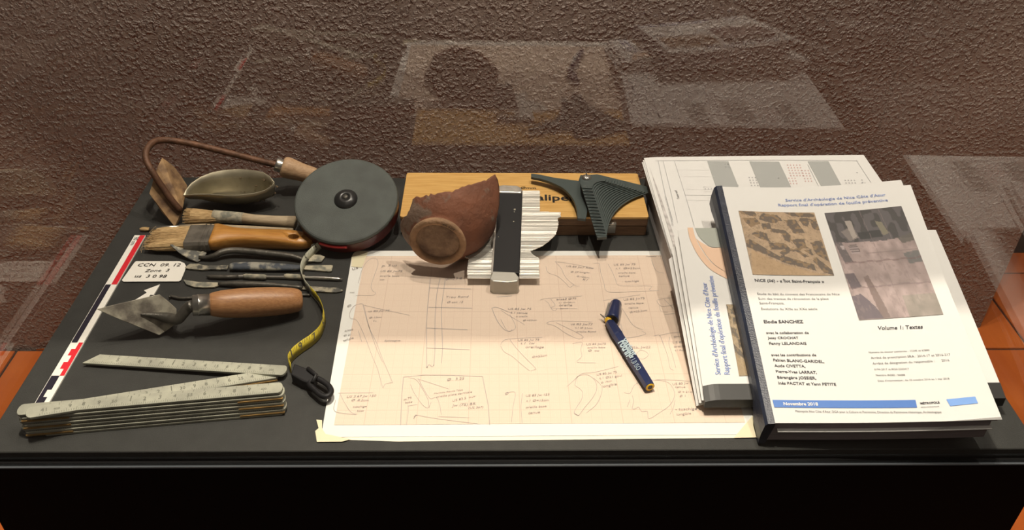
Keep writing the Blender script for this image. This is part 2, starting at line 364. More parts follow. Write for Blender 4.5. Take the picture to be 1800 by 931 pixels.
# ================================================================== folding rule
fr = thing('folding_rule', 'long grey jointed folding rule half opened at front left', 'ruler', tuple(P(60, 760)))
SW = .0142; ST = .0030
def segment(a, b, labels, hinge_a=False, hinge_b=False, point=None, roll=0):
    a, b = Vector(a), Vector(b); e = (b-a).normalized(); n = Vector((0, 0, 1)).cross(e).normalized(); L_ = (b-a).length
    out = []; h = SW/2
    def arc(c, s0):
        return [c+e*s0*h*.55*math.cos(t)+n*s0*h*math.sin(t) for t in [math.pi/2-math.pi*k/6 for k in range(7)]]
    top = arc(b, 1)[::-1][::-1]
    if point: left = [a-n*h+e*.0, a+n*h+e*point]
    else: left = arc(a, -1)
    pl = [p for p in top]+[p for p in left]
    s = bevel(MB().prism([p for p in pl], ST).build('segment', M['rule'], fr), .0004, 1)
    up = e.cross(n)
    mb = MB()
    nt = int(L_/.002)
    for k in range(4, nt-2):
        l_ = .0042 if k % 5 == 0 else .0022
        p = a+e*(k*.002); mb.ribbon([p-n*(h-.0006)+up*.0002, p-n*(h-.0006-l_)+up*.0002], .00035, up)
        if k % 5 == 2 and k > 8: mb.ribbon([p+n*(h-.0006)+up*.0002, p+n*(h-.0006-.003)+up*.0002], .00035, up)
    for i, t in enumerate(labels):
        c = a+e*(L_*(i+1)/(len(labels)+1)); ww = .0052 if len(t) > 1 else .003
        text_between(mb, t, c-e*ww/2-n*.002, c+e*ww/2-n*.002, up=up, lift=.0003)
    mb.build('markings', M['rule_mark'], s)
    for f, c, sg in ((hinge_a, a, 1), (hinge_b, b, -1)):
        if f:
            q = [c-e*sg*.002-n*(h-.0001)-up*ST*1.0, c+e*sg*.040-n*(h-.0001)-up*ST*1.0, c+e*sg*.040-n*(h-.0055)-up*ST*1.0, c-e*sg*.002-n*(h-.0055)-up*ST*1.0]
            qq = [v-n*.0009 for v in q]
            m2 = MB().prism(qq, ST*.55, down=-up); m2.build('hinge_plate', M['brass'], s)
    return s
# the folded bundle, one bar on the other
z = .0032
for k in range(7):
    off = k*.0004
    a = P(48+(0 if k % 2 else 4), 761.5, z) if False else None
    yo = -.0006*(6-k); la = Vector((.036+.002*(k % 2), .0275+yo, z)); lb = Vector((.268+.0015*(k % 2), .0556+yo, z))
    if k == 0: la = la+(lb-la).normalized()*.018
    labs = [] if k < 6 else ['45', '6', '7', '8', '9', '50', '1', '2', '3', '4', '55', '6', '7', '8', '9', '600']
    s = segment(la, lb, labs, hinge_a=(k in (1, 3, 5)), hinge_b=(k in (1, 3, 5)))
    z += .0041
zt = z
A0 = Vector(P(150, 629, .0055)); A1 = Vector(P(497, 650, .0085))
segment(A0, A1, ['', '', '5', '', '8', '9', '10', '1', '2', '3', '4', '15', '6', '7', '8', '9', '200'], point=.012)
B1 = Vector(P(482, 655.5, .0048)); B0 = Vector(P(53, 724, zt+.0005))
segment(B0, B1, ['41', '400', '9', '8', '7', '6', '35', '4', '3', '2', '1', '30', '9', '8', '7', '6', '25', '4', '3'], hinge_b=True)
# ================================================================== pointing trowel
tr = thing('pointing_trowel', 'leaf-bladed pointing trowel with thick orange-brown wooden handle, lying diagonally', 'trowel', tuple(P(400, 560)))
T, B, H2 = P(170, 543, .045), P(280, 589, .004), P(310, 567.5, .009)
nrm = (B-T).cross(H2-T).normalized()
def onpl(px, py, off=0.):
    d = CR*((px-900)/FPX)-CU*((py-465.5)/FPX)+CW; return CO+d*((T-CO).dot(nrm)/d.dot(nrm))+nrm*off*(1 if nrm.z > 0 else -1)
out = [onpl(*q) for q in [(170, 543), (206, 534), (245, 525), (280.5, 517), (297, 530), (310.5, 542.6), (310.5, 567.5), (296, 579), (279.8, 589), (240, 573), (200, 557)]]
bevel(MB().prism(out, .0016, down=-nrm if nrm.z > 0 else nrm).build('blade', M['steel_w'], tr), .0004, 1)
h0, h1 = P(368, 535, .0340), P(531, 527, .0165)
ax = h1-h0
prof = [(-.001, .0112), (.03, .0128), (.12, .0146), (.3, .0160), (.5, .0163), (.7, .0158), (.88, .0142), (.96, .0125), (.992, .0100), (1.0, .0070)]
MB().tube([h0+ax*t for t, r in prof], [r for t, r in prof], 24).build('handle', M['beech'], tr, True)
MB().tube([h0-ax*.175, h0-ax*.17, h0-ax*.12, h0-ax*.115, h0-ax*.105, h0+ax*.005], [.0100, .0110, .0112, .0118, .0113, .0118], 24).build('ferrule', M['shiny'], tr, True)
fe = h0-ax*.17
sh = smooth_path([fe, P(330, 541, .0335), P(321, 552, .028), P(312, 561, .0225), P(298, 558.5, .0205), onpl(280, 555, .004), onpl(262, 553, .002), onpl(247, 552, .001)], 5)
nn = len(sh); MB().tube(sh, [.0062-.0012*i/nn if i < nn*.62 else max(.0009, .0052*(1-(i-nn*.62)/(nn*.40))) for i in range(nn)], 12).build('shank', M['steel_d'], tr, True)
# ================================================================== small hand tools
def strip_tool(mb, spine, widths, thick=.002, mi=0):
    """flat forged bar: spine points with half widths"""
    pts = [Vector(p) for p in spine]; L_, R_ = [], []
    for i, p in enumerate(pts):
        t = (pts[min(i+1, len(pts)-1)]-pts[max(0, i-1)]).normalized(); n = Vector((0, 0, 1)).cross(t).normalized()
        L_.append(p+n*widths[i]); R_.append(p-n*widths[i])
    mb.prism(L_+R_[::-1], thick, mi)
# pick
pk = smooth_path([P(298, 522, .004), P(300, 520, .003), P(318, 524, .0025), P(345, 522, .0025), P(365, 519, .0025), P(440, 518, .0022), P(528, 518, .0022), P(545, 518.5, .0022)], 4)
o = MB().tube(pk, [.0012]*4+[.0017]*(len(pk)-4), 8).build('wire_pick', M['steel_d'], None, True); tag(o, 'thin dark wire pick mostly hidden behind the wooden trowel handle', 'tool')
# lowest: leaf tool
t = thing('modelling_spatula', 'lowest slim dark spatula, pale curved leaf tip at left end', 'modelling tool', tuple(P(460, 503)))
mb = MB(); strip_tool(mb, [P(323, 491.5, .0025), P(331, 496, .0025), P(345, 499.5, .0025), P(362, 500, .0025), P(378, 500, .0025), P(386, 498.5, .003)], [.0004, .0035, .0047, .0050, .0042, .0022], .0014); mb.build('leaf_blade', M['clay_dry'], t)
s = smooth_path([P(384, 499, .003), P(420, 499, .004), P(480, 501, .004), P(532, 505, .003)], 5); MB().tube(s, [.0022+.0016*math.sin(math.pi*min(1, i/(len(s)-1)*1.2)) for i in range(len(s))], 10).build('rod', M['steel_d'], t, True)
mb = MB(); strip_tool(mb, [P(528, 505, .0022), P(550, 507, .0022), P(575, 508.5, .0022), P(592, 509.5, .0022), P(602, 510, .0022)], [.0024, .0042, .0046, .0042, .0010], .0012); mb.build('spatula_end', M['tool_grey'], t)
# double ended rod
t = thing('double_ended_modelling_tool', 'thin round double-ended tool with two pale knurled grips', 'modelling tool', tuple(P(480, 487)))
s = [P(x, y, .003) for x, y in [(364, 485.5), (372, 486.5), (400, 487), (428, 485.5), (470, 486.5), (500, 487), (540, 487.5), (570, 488.5), (594, 490), (602, 490.5)]]
MB().tube(s, [.0008, .0022, .0026, .0022, .0018, .0020, .0020, .0024, .0020, .0008], 10).build('rod', M['shiny'], t, True)
for a, b in ((428, 468), (500, 536)): MB().tube([P(a, 485.4, .0035), P(a+4, 485.5, .0035), P(b-4, 486.8, .0035), P(b, 486.9, .0035)], [.0026, .0033, .0033, .0026], 12).build('grip', M['clay_dry'], t, True)
MB().tube([P(x, y, .0031) for x, y in [(363, 485.4), (371, 486.4), (399, 486.9), (420, 486)]], [.0009, .0025, .0028, .0022], 10).build('tip', M['steel_d'], t, True)
# spatula with blue-black handle
t = thing('plaster_spatula', 'wide pale spatula with mottled blue-grey swollen middle grip', 'modelling tool', tuple(P(460, 470)))
mb = MB(); strip_tool(mb, [P(325, 470, .0025), P(333, 467.5, .0025), P(345, 468, .0025), P(357, 470, .0028), P(370, 469.5, .003), P(400, 469.5, .003)], [.0006, .0050, .0056, .0042, .0036, .0044], .0016); mb.build('leaf_blade', M['tool_grey'], t)
s = [P(x, y, .0045) for x, y in [(404, 468.5), (410, 468), (430, 467.5), (460, 468), (500, 469.5), (520, 470), (532, 470)]]
MB().tube(s, [.0048, .0060, .0066, .0068, .0056, .0044, .0036], 14, flat=.62).build('grip', mat('blue_grey_grip', (.30, .29, .24), .65, col2=(.05, .06, .075), vscale=75, thr=(.45, .58), bump=.6), t, True)
mb = MB(); strip_tool(mb, [P(528, 469.5, .003), P(548, 470, .0028), P(565, 470.5, .0026), P(580, 471, .0026), P(584, 471, .0026)], [.0034, .0042, .0054, .0062, .0052], .0016); mb.build('flat_end', M['clay_dry'], t)
# leaf trowel
t = thing('leaf_and_square_trowel', 'small dark iron leaf trowel with pointed triangular blade, touching flat paintbrush', 'modelling tool', tuple(P(420, 445)))
q = [P(298, 429, .016), P(312, 429, .014), P(338, 432, .010), P(356, 436, .007), P(363, 444, .005), P(358, 452, .003), P(347, 460, .002), P(333, 455, .004), P(315, 444, .009)]
bevel(MB().prism(q, .0013).build('blade', M['tool_grey'], t), .0003, 1)
s = smooth_path([P(350, 452, .0045), P(366, 452, .005), P(378, 449, .007), P(390, 443, .009), P(410, 440, .009), P(440, 442, .008), P(480, 446, .007), P(512, 450, .006), P(527, 454, .005), P(542, 458, .004)], 4)
MB().tube(s, [.0022+.0020*math.sin(math.pi*i/(len(s)-1)) for i in range(len(s))], 10).build('shaft', M['steel_d'], t, True)
mb = MB(); strip_tool(mb, [P(536, 457, .004), P(550, 453, .0035), P(560, 453.5, .0032), P(568, 455, .003)], [.0026, .0072, .0072, .0050], .0014); mb.build('square_end', M['clay_dry'], t)
# ================================================================== brushes
def bristles(name, a, b, ra, rb, flat, mat_, parent, n=90, ragged=.004, jit=.8, bend=0.):
    """tapered tuft: a core and a fringe of separate hairs"""
    a, b = Vector(a), Vector(b); e = (b-a).normalized(); n_ = Vector((0, 0, 1)).cross(e).normalized(); u = e.cross(n_)
    mb = MB()
    for k in range(n):
        th = rng.uniform(0, 2*math.pi); r = math.sqrt(rng.uniform(0, 1))
        ca, sa = r*math.cos(th), r*math.sin(th)
        p0 = a+n_*ra[0]*ca+u*ra[1]*sa; p1 = b+n_*rb[0]*ca+u*rb[1]*sa+e*rng.uniform(-ragged, ragged*.6)+n_*rng.normal(0, .0004)*jit+u*rng.normal(0, .0003)*jit
        if p1.z < .0006: p1.z = .0006
        pm = (p0*.45+p1*.55)+u*bend
        mb.tube([p0, pm, p1], [.00055, .0006, .00022], 4)
    o = mb.build(name, mat_, parent); o['kind'] = 'stuff'; return o
# flat paintbrush
t = thing('flat_paintbrush', 'broad flat paintbrush with tan bristles, tin ferrule and varnished yellow handle', 'paintbrush', tuple(P(390, 425)))
zb = .013
fl0, fl1 = P(330, 417, zb), P(373, 416, zb)
e = (fl1-fl0).normalized(); n = Vector((0, 0, 1)).cross(e).normalized()
HWf = .0205
def rrect(c, hw, hh, e=e, n=n):
    u = Vector((0, 0, 1)); return [c+n*hw*x+u*hh*y for x, y in [(-1, -.5), (-.9, -1), (.9, -1), (1, -.5), (1, .5), (.9, 1), (-.9, 1), (-1, .5)]]
def loft(mb, rings, mi=0):
    k = len(rings[0]); vs = [v for r in rings for v in r]; fs = [tuple(range(k-1, -1, -1)), tuple((len(rings)-1)*k+i for i in range(k))]
    for i in range(len(rings)-1): fs += [(i*k+j, i*k+(j+1) % k, (i+1)*k+(j+1) % k, (i+1)*k+j) for j in range(k)]
    mb.add(vs, fs, mi)
mb = MB(); r = []
for tt, hw, hh in ((0, 1, .0068), (.02, 1.02, .0072), (.62, 1.01, .0072), (.64, 1.04, .0078), (.68, 1.04, .0078), (.70, 1.0, .0070), (.80, 1.0, .0070), (.82, 1.05, .0078), (.86, 1.05, .0078), (.88, 1.0, .0072), (1, .99, .0070)):
    r.append(rrect(fl0+(fl1-fl0)*tt-Vector((0, 0, .0015)), HWf*hw, hh))
loft(mb, r); mb.build('ferrule', M['ferrule'], t)
hb0 = fl0-Vector((0, 0, .0015)); hb1 = P(265, 420, .0075)
core = MB(); loft(core, [rrect(hb0+(hb1-hb0)*tt, HWf*w, h_) for tt, w, h_ in ((0, .95, .0062), (.4, 1.0, .0056), (.75, 1.02, .0050), (.93, .98, .0034))]); core.build('bristle_core', M['bristle'], t)
bristles('bristles', hb0, hb1, (HWf*.97, .0064), (HWf*1.04, .0058), 1, M['bristle'], t, 420, .0045)
mb = MB()
for k in range(9):
    a = hb1+n*rng.uniform(-.02, .018); mb.tube([a, a-e*.006+n*rng.uniform(-.01, .01), a-e*rng.uniform(.0, .01)+n*rng.uniform(-.016, .016)], .00018, 4)
mb.build('stray_bristles', M['hair'], t)['kind'] = 'stuff'
hp = [(373, 416, 1.0, .0070), (380, 416, .98, .0078), (392, 417, .80, .0085), (408, 418, .60, .0088), (430, 419, .50, .0088), (460, 419.5, .50, .0085), (490, 420, .56, .0078), (512, 421, .62, .0068), (524, 422, .62, .0062), (536, 423, .54, .0058), (546, 424, .36, .0050), (551, 424.5, .16, .0045)]
mb = MB(); loft(mb, [rrect(P(x, y, zb-.002-.003*(i/12)), HWf*w, h_) for i, (x, y, w, h_) in enumerate(hp)]); hnd = mb.build('handle', M['varnish'], t, True)
c = P(516, 415, .016); cut = MB().prism([c+Vector((.0055*math.cos(a)*1.2, .0052*math.sin(a), .01)) for a in [k*math.pi/8 for k in range(16)]], .05).build('hang_hole', M['black'], None)
bo = hnd.modifiers.new('hole', 'BOOLEAN'); bo.object = cut; bo.operation = 'DIFFERENCE'; bo.solver = 'EXACT'
dg = bpy.context.evaluated_depsgraph_get(); me = bpy.data.meshes.new_from_object(hnd.evaluated_get(dg)); hnd.modifiers.clear(); hnd.data = me; bpy.data.objects.remove(cut)
# round sash brush
t = thing('round_brush', 'upper round hog brush with splayed pale bristles and weathered handle', 'paintbrush', tuple(P(420, 385)))
a, b = P(386, 381, .010), P(328, 380, .0105)
MB().tube([a, a+(b-a)*.4, a+(b-a)*.8, a+(b-a)*.93], [.0072, .0095, .0112, .0070], 16, flat=.9).build('bristle_core', M['bristle'], t, True)
bristles('bristles', a, b, (.0072, .0068), (.0125, .0100), 1, M['bristle'], t, 320, .0035, 1.6)
MB().tube([P(376, 380, .0103), P(390, 381, .010), P(410, 382, .0095), P(428, 383.5, .009)], [.0086, .0080, .0078, .0074], 16).build('binding', M['clay_dry'], t, True)
MB().tube([P(424, 383, .0088), P(445, 385.5, .0086), P(480, 388, .0085), P(519, 390.5, .0085)], [.0072, .0066, .0068, .0082], 16).build('handle', M['rawwood'], t, True)
# artist brush
t = thing('artist_brush', 'long thin artist brush lying behind the flat paintbrush', 'paintbrush', tuple(P(380, 404)))
MB().tube([P(264, 402.5, .003), P(256, 402.5, .003), P(250, 402.5, .003), P(245.5, 402.5, .0035)], [.0020, .0030, .0028, .0012], 10).build('bristles', M['bristle'], t, True)
MB().tube([P(263, 402.5, .004), P(290, 400.5, .005), P(318, 399, .006)], [.0020, .0026, .0030], 12).build('ferrule', M['shiny'], t, True)
MB().tube([P(316, 399, .006), P(360, 398.5, .008), P(430, 401, .009), P(515, 405, .007)], [.0030, .0040, .0036, .0030], 12).build('handle', M['rawwood'], t, True)
# ================================================================== bent weeding hoe
t = thing('bent_hoe', 'rusty hooked hoe with long bent rod and leaf blade standing upright', 'hoe', tuple(P(307, 398)))
rod = smooth_path([P(492, 291, .044), P(455, 282, .050), P(410, 270.5, .059), P(350, 255.5, .072), P(310, 248, .081), (P(285, 246, .086)), P(268, 251, .088), P(257, 266, .085), P(258, 283, .078), P(268, 302, .068), P(284, 327, .050), P(302, 352, .032), P(317, 370, .018)], 4)
MB().tube(rod, [.0042]*len(rod), 12).build('rod', M['rust'], t, True)
L1 = [P(271, 311, .058), P(262.5, 340, .042), P(284, 372, .018), P(307, 398, .0014), P(313, 388, .006), P(319, 372, .016)]
R1 = [P(271, 309, .058), P(277, 293, .062), P(285, 277, .068), P(295, 284, .060), P(306, 293, .052), P(318, 309, .040), P(329, 326, .028), P(325, 350, .018), P(320, 371, .0155)]
MB().prism(L1, .0022, down=Vector((.3, .8, -.5)).normalized()).build('blade', M['rust_blade'], t)
MB().prism(R1, .0022, down=Vector((-.3, .8, -.5)).normalized()).build('blade', M['rust_blade'], t)
f0 = P(484, 288, .0450); f1 = P(560, 312, .0230); ax = (f1-f0)
MB().tube([f0, f0+ax*.02, f0+ax*.16, f0+ax*.18], [.0082, .0090, .0092, .0088], 18).build('ferrule', M['shiny'], t, True)
MB().tube([f0+ax*s for s in (.15, .18, .24, .36, .6, .85, 1.)], [.0105, .0130, .0142, .0138, .0120, .0115, .0095], 20).build('handle', M['beech_d'], t, True)
# ================================================================== scoop
t = thing('metal_scoop', 'dull metal leaf-shaped scoop with crumbs of soil, open side up', 'scoop', tuple(P(400, 350)))
rim = [(322, 343, .030), (327, 333, .034), (336, 322, .038), (352, 311, .041), (372, 303, .043), (395, 298.5, .044), (420, 297, .044), (445, 299, .044), (463, 303, .044), (474, 310, .043), (482, 320, .041), (478, 326, .038), (466, 334, .034), (445, 340, .032), (420, 342.5, .031), (395, 343, .030), (368, 341, .030), (345, 341, .030)]
rim = [P(*q) for q in rim]; n_ = len(rim)
bot = P(402, 356, .002)
ctr = sum(rim, Vector())/n_
rings = [rim]
key = (Vector((ctr.x-.045, bot.y+.004, 0)), Vector((ctr.x+.045, bot.y+.004, 0)))
for s in (.12, .26, .42, .6, .8, .97):
    rr = []
    for p in rim:
        tx = max(0, min(1, (p.x-key[0].x)/(key[1].x-key[0].x))); k_ = key[0]+(key[1]-key[0])*tx
        k_ = Vector((k_.x, k_.y, .003+.010*(abs(tx-.5)*2)**2))
        zz = (1-s)**3
        q = Vector((p.x+(k_.x-p.x)*s, p.y+(k_.y-p.y)*s, k_.z+(p.z-k_.z)*zz)); rr.append(q)
    rings.append(rr)
mb = MB(); vs = [v for r in rings for v in r]; fs = []
for i in range(len(rings)-1): fs += [(i*n_+j, i*n_+(j+1) % n_, (i+1)*n_+(j+1) % n_, (i+1)*n_+j) for j in range(n_)]
fs.append(tuple((len(rings)-1)*n_+j for j in range(n_)))
M['scoop'] = mat('dull_tin', (.40, .36, .26), .42, .55, col2=(.27, .24, .17), vscale=30, bump=.3, bscale=90)
mb.add(vs, fs); o = mb.build('bowl', M['scoop'], t, True); so = o.modifiers.new('s', 'SOLIDIFY'); so.thickness = .0012; so.offset = 0
mb = MB()
for k in range(70):
    a = .55+.4*rng.random(); b = rng.random(); x = ctr.x-.06+.125*a; y = ctr.y-.016+.026*b
    s = rings[4]
    rj = int(rng.integers(1, 6)); q_ = rings[rj][int(rng.choice([6, 7, 8, 9, 10, 11, 12, 13]))]; q2_ = rings[rj+1][int(rng.choice([7, 8, 9, 10, 11, 12]))] if rng.random() < 0 else q_; p = q_+(ctr-q_)*rng.uniform(0, .04)+Vector((rng.normal(0, .003), rng.normal(0, .0012), .0012))
    r_ = rng.uniform(.0008, .0024); mb.add([p+Vector((r_, 0, 0)), p+Vector((0, r_, 0)), p-Vector((r_, 0, 0)), p-Vector((0, r_, 0)), p+Vector((0, 0, r_)), p-Vector((0, 0, r_))], [(0, 1, 4), (1, 2, 4), (2, 3, 4), (3, 0, 4), (1, 0, 5), (2, 1, 5), (3, 2, 5), (0, 3, 5)])
mb.build('soil_crumbs', mat('soil', (.13, .09, .05), .9), t)['kind'] = 'stuff'
# ================================================================== tape reel
t = thing('tape_reel', 'large closed-case surveying tape reel, round dark grey cover over red body', 'tape measure', tuple(P(600, 437)))
c0 = P(608, 350, .049)
# disc leans on the tool handles behind it
tilt = math.radians(22); nz = Vector((-.02, -math.sin(tilt), math.cos(tilt))).normalized()
ex = Vector((1, 0, 0)); ex = (ex-nz*ex.dot(nz)).normalized(); ey = nz.cross(ex)
def lathe(mb, c, n, prof, seg=64, mi=0):
    a = Vector((1, 0, 0)); a = (a-n*a.dot(n)).normalized(); b = n.cross(a)
    rings = [[c+n*h+(a*math.cos(k*2*math.pi/seg)+b*math.sin(k*2*math.pi/seg))*r for k in range(seg)] for r, h in prof]
    vs = [v for r in rings for v in r]; fs = [(i*seg+k, i*seg+(k+1) % seg, (i+1)*seg+(k+1) % seg, (i+1)*seg+k) for i in range(len(rings)-1) for k in range(seg)]
    mb.add(vs, fs, mi)
RR = .0640
mb = MB(); lathe(mb, c0, nz, [(.0001, 0), (RR-.003, 0), (RR-.001, -.0008), (RR, -.0025), (RR, -.0052), (RR-.002, -.006), (.0001, -.006)]); o = mb.build('cover', M['reel'], t); bevel(o, .0003, 1)
mb = MB(); lathe(mb, c0, nz, [(.0001, -.006), (RR-.0030, -.006), (RR-.0012, -.0075), (RR-.0012, -.0235), (RR-.004, -.0255), (.0001, -.0255)]); mb.build('body', M['reel_red'], t)
mb = MB(); lathe(mb, c0, nz, [(.0145, .0001), (.0143, .0012), (.0125, .0030), (.0085, .0052), (.0042, .0062), (.0040, .0056), (.0001, .0056)], 40); mb.build('hub', M['reel_hub'], t, True)
mb = MB(); lathe(mb, c0+nz*.0056, nz, [(.0034, 0), (.0030, .0008), (.0001, .0010)], 20)
sw = mb.build('screw', M['steel_d'], t, True)
mb = MB()
for a_ in (.4, .4+math.pi/2):
    dd = ex*math.cos(a_)+ey*math.sin(a_); mb.ribbon([c0+nz*.0068-dd*.0018, c0+nz*.0068+dd*.0018], .0006, nz)
mb.build('screw_cross', M['ink_b'], sw)
# mouth of the reel: thicker red lip
arcp = [c0-nz*.0085+(ex*math.cos(a_)+ey*math.sin(a_))*(RR+.0006) for a_ in [math.radians(-115+k*3) for k in range(11)]]
MB().tube(arcp, .0022, 8).build('mouth_lip', mat('bright_red', (.30, .02, .02), .3), t, True)
# ribbon
pth = [(586, 434), (574, 437.5), (560, 445), (548, 455), (538, 469), (533.5, 486), (538, 503), (548, 518), (560, 532), (568.5, 547), (572.5, 562), (570, 578), (563, 594), (549, 608), (533, 619), (519, 630), (511, 640), (508.5, 649), (513, 659)]
pw = smooth_path([P(x, y, .0006) for x, y in pth], 4)
mb = MB(); HT = .0135
N_ = len(pw); vs = []
for i, p in enumerate(pw):
    f = i/(N_-1); lean = Vector((-.0006-.002*max(0, 1-abs(f-.35)*3), .0015, 0)) if f < .6 else Vector((0, .0035, 0))
    hh = HT*(1-.35*math.exp(-((f-.0)/.15)**2)) if f < .3 else HT
    z0 = .0007+(.0085*max(0, 1-f/.16))
    vs += [p+Vector((0, 0, z0)), p+lean*1.0+Vector((0, 0, z0+hh))]
mb.add(vs, [(2*i, 2*i+1, 2*i+3, 2*i+2) for i in range(N_-1)])
for i in range(N_-1): mb.m[i] = 1 if i/(N_-1) > .40 else 0
ob = mb.build('tape_ribbon', [M['tape_w'], M['tape_y']], t, True); so = ob.modifiers.new('s', 'SOLIDIFY'); so.thickness = .0004; so.offset = 0
mb = MB()
for i in range(4, N_-3):
    for sgn in (1, -1):
        a, b = vs[2*i], vs[2*i+1]; tt = (vs[2*i+2]-vs[2*i]).normalized(); nn_ = tt.cross((b-a).normalized())*sgn*.00045
        if i % 6 == 3:
            text_between(mb, str((i*7) % 10), a+(b-a)*.3+nn_-tt*sgn*.0015, a+(b-a)*.3+nn_+tt*sgn*.0035, up=nn_.normalized(), lift=.0001, hs=1.3)
        lg = .35 if i % 2 else .22
        mb.ribbon([b+nn_, b+(a-b)*lg+nn_], .0004, nn_.normalized())
mb.build('tape_markings', M['rule_mark'], ob)
# end clip and ring
blk = [P(517, 638, .015), P(541, 647, .015), P(557, 660, .014), P(547, 675, .012), P(529, 668, .012), P(511, 657, .013)]
cl = bevel(MB().prism(blk, .011).build('end_clip', M['black'], t), .0012, 2)
pts = [P(x, y, .010) for x, y in [(552, 662), (566, 669), (578, 678), (582, 688), (576, 696), (566, 695), (556, 687), (544, 674)]]
lp = smooth_path(pts+[pts[0]], 4)[:-1]; MB().tube(lp, .0030, 8, True).build('end_ring', M['black'], t, True)
MB().tube([P(541, 647, .016), P(556, 659, .015), P(549, 672, .0135)], [.0022]*3, 8).build('clip_pin', M['black'], cl, True)
# ================================================================== wooden box
bx0, bx1, by0, by1, bh = .358, .668, .351, .4575, .0290
bx = thing('wooden_box', 'flat yellow plywood box with lettering and small metal latch', 'box', ((bx0+bx1)/2, (by0+by1)/2, 0))
def plan_round(x0, x1, y0, y1, r, z):
    o = []
    for cx_, cy_, a0 in ((x1-r, y1-r, 0), (x0+r, y1-r, 90), (x0+r, y0+r, 180), (x1-r, y0+r, 270)):
        o += [Vector((cx_+r*math.cos(math.radians(a0+k*22.5)), cy_+r*math.sin(math.radians(a0+k*22.5)), z)) for k in range(5)]
    return o
bevel(MB().prism(plan_round(bx0+.0006, bx1-.0006, by0+.0006, by1, .003, .0145), .0142).build('base', M['boxside'], bx), .0006, 1)
lid = bevel(MB().prism(plan_round(bx0, bx1, by0, by1, .003, bh-.0035), .0100).build('lid', M['boxside'], bx), .0005, 1)
bevel(MB().prism(plan_round(bx0-.0003, bx1+.0003, by0-.0003, by1, .0035, bh), .0034).build('lid_panel', M['ply'], lid), .0006, 2)
mb = MB()
text_between(mb, 'Ømm', P(915, 332, bh), P(942, 332.5, bh), bold=.01, hs=.9)
text_between(mb, 'caliper', P(930, 352, bh), P(1013, 353, bh), bold=.02, hs=.9)
mb.build('lettering', M['ink_b'], lid)
lc = P(1074, 402, .014); lc = Vector((lc.x, by0, .013))
MB().box((lc.x-.006, by0-.0022, .006), (lc.x+.006, by0-.0002, .022)).build('latch', M['shiny'], bx)
MB().tube([(lc.x-.004, by0-.004, .021), (lc.x+.006, by0-.004, .0215)], .0022, 8).build('latch_hook', M['shiny'], bx, True)
# ================================================================== fan gauge on the box
g = thing('fan_gauge', 'dark green-grey fan-shaped gauge of thin stepped plates on box', 'gauge', tuple(P(1035, 350, bh)))
z8 = lambda l: [(900+x/5.82, 290+y/5.82) for x, y in l]
zl = .0405
bl = [P(x, y, zl) for x, y in z8([(195, 85), (240, 88), (330, 105), (430, 126), (560, 144), (680, 160), (700, 100), (735, 100), (725, 180), (722, 250), (740, 320), (762, 390), (775, 440), (765, 500), (755, 550), (670, 540), (666, 480), (655, 420), (635, 365), (600, 310), (560, 265), (510, 225), (440, 190), (370, 162), (290, 138), (195, 120)])]
bevel(MB().prism(bl, .0040).build('curved_jaw', M['gauge'], g), .0004, 1)
NPL = 16; lerp = lambda a, b, t: (a[0]+(b[0]-a[0])*t, a[1]+(b[1]-a[1])*t)
for k in range(NPL):
    f = k/(NPL-1); zz = .0565-.0015*k
    fL = lerp((1023, 330), (1048, 413), f); fR = lerp((1041, 331), (1066.5, 414.5), f)
    tp = lerp((1066, 314), (1139.5, 328), f); tb = lerp((1064, 318), (1139, 339), f)
    cc = lerp((1043, 317), (1070, 357), f)
    arc_ = []
    for i in range(1, 12):
        u = i/12; arc_.append(tuple((1-u)**2*tb[j]+2*u*(1-u)*cc[j]+u*u*fR[j] for j in (0, 1)))
    poly = [(1020, 322), (1021, 308), (1050, 306), (1062, 309), tp, tb]+arc_+[fR, fL]
    pts = [P(x, y, zz) for x, y in poly]
    MB().prism(pts, .00125).build('leaf_plate', M['gauge'], g)
    # step notch line at the foot
    MB().prism([P(x, y, zz+.00012) for x, y in [(fL[0]+3, fL[1]-1.6), (fR[0]-1, fR[1]-1.6), (fR[0]-1, fR[1]-.8), (fL[0]+3, fL[1]-.8)]], .0001).build('step_line', M['ink_b'], COL.objects[-1] if False else g) if 0 < k < NPL-1 else None
bevel(MB().prism([P(x, y, .0335) for x, y in [(1048, 408), (1066, 408), (1067, 416), (1050, 417)]], .004).build('foot', M['gauge'], g), .0004, 1)
pc = P(1031, 312, .0568)
MB().tube([Vector((pc.x, pc.y, bh+.0003)), Vector((pc.x, pc.y, .0566))], .0042, 16).build('pivot_post', M['gauge_edge'], g, True)
mb = MB(); lathe(mb, pc, Vector((0, 0, 1)), [(.0064, 0), (.0062, .0009), (.0045, .0024), (.002, .0031), (.0001, .0033)], 24); s = mb.build('screw', M['shiny'], g, True)
MB().box((pc.x-.0005, pc.y-.0055, .0595), (pc.x+.0005, pc.y+.0055, .06035)).build('screw_slot', M['ink_b'], s)
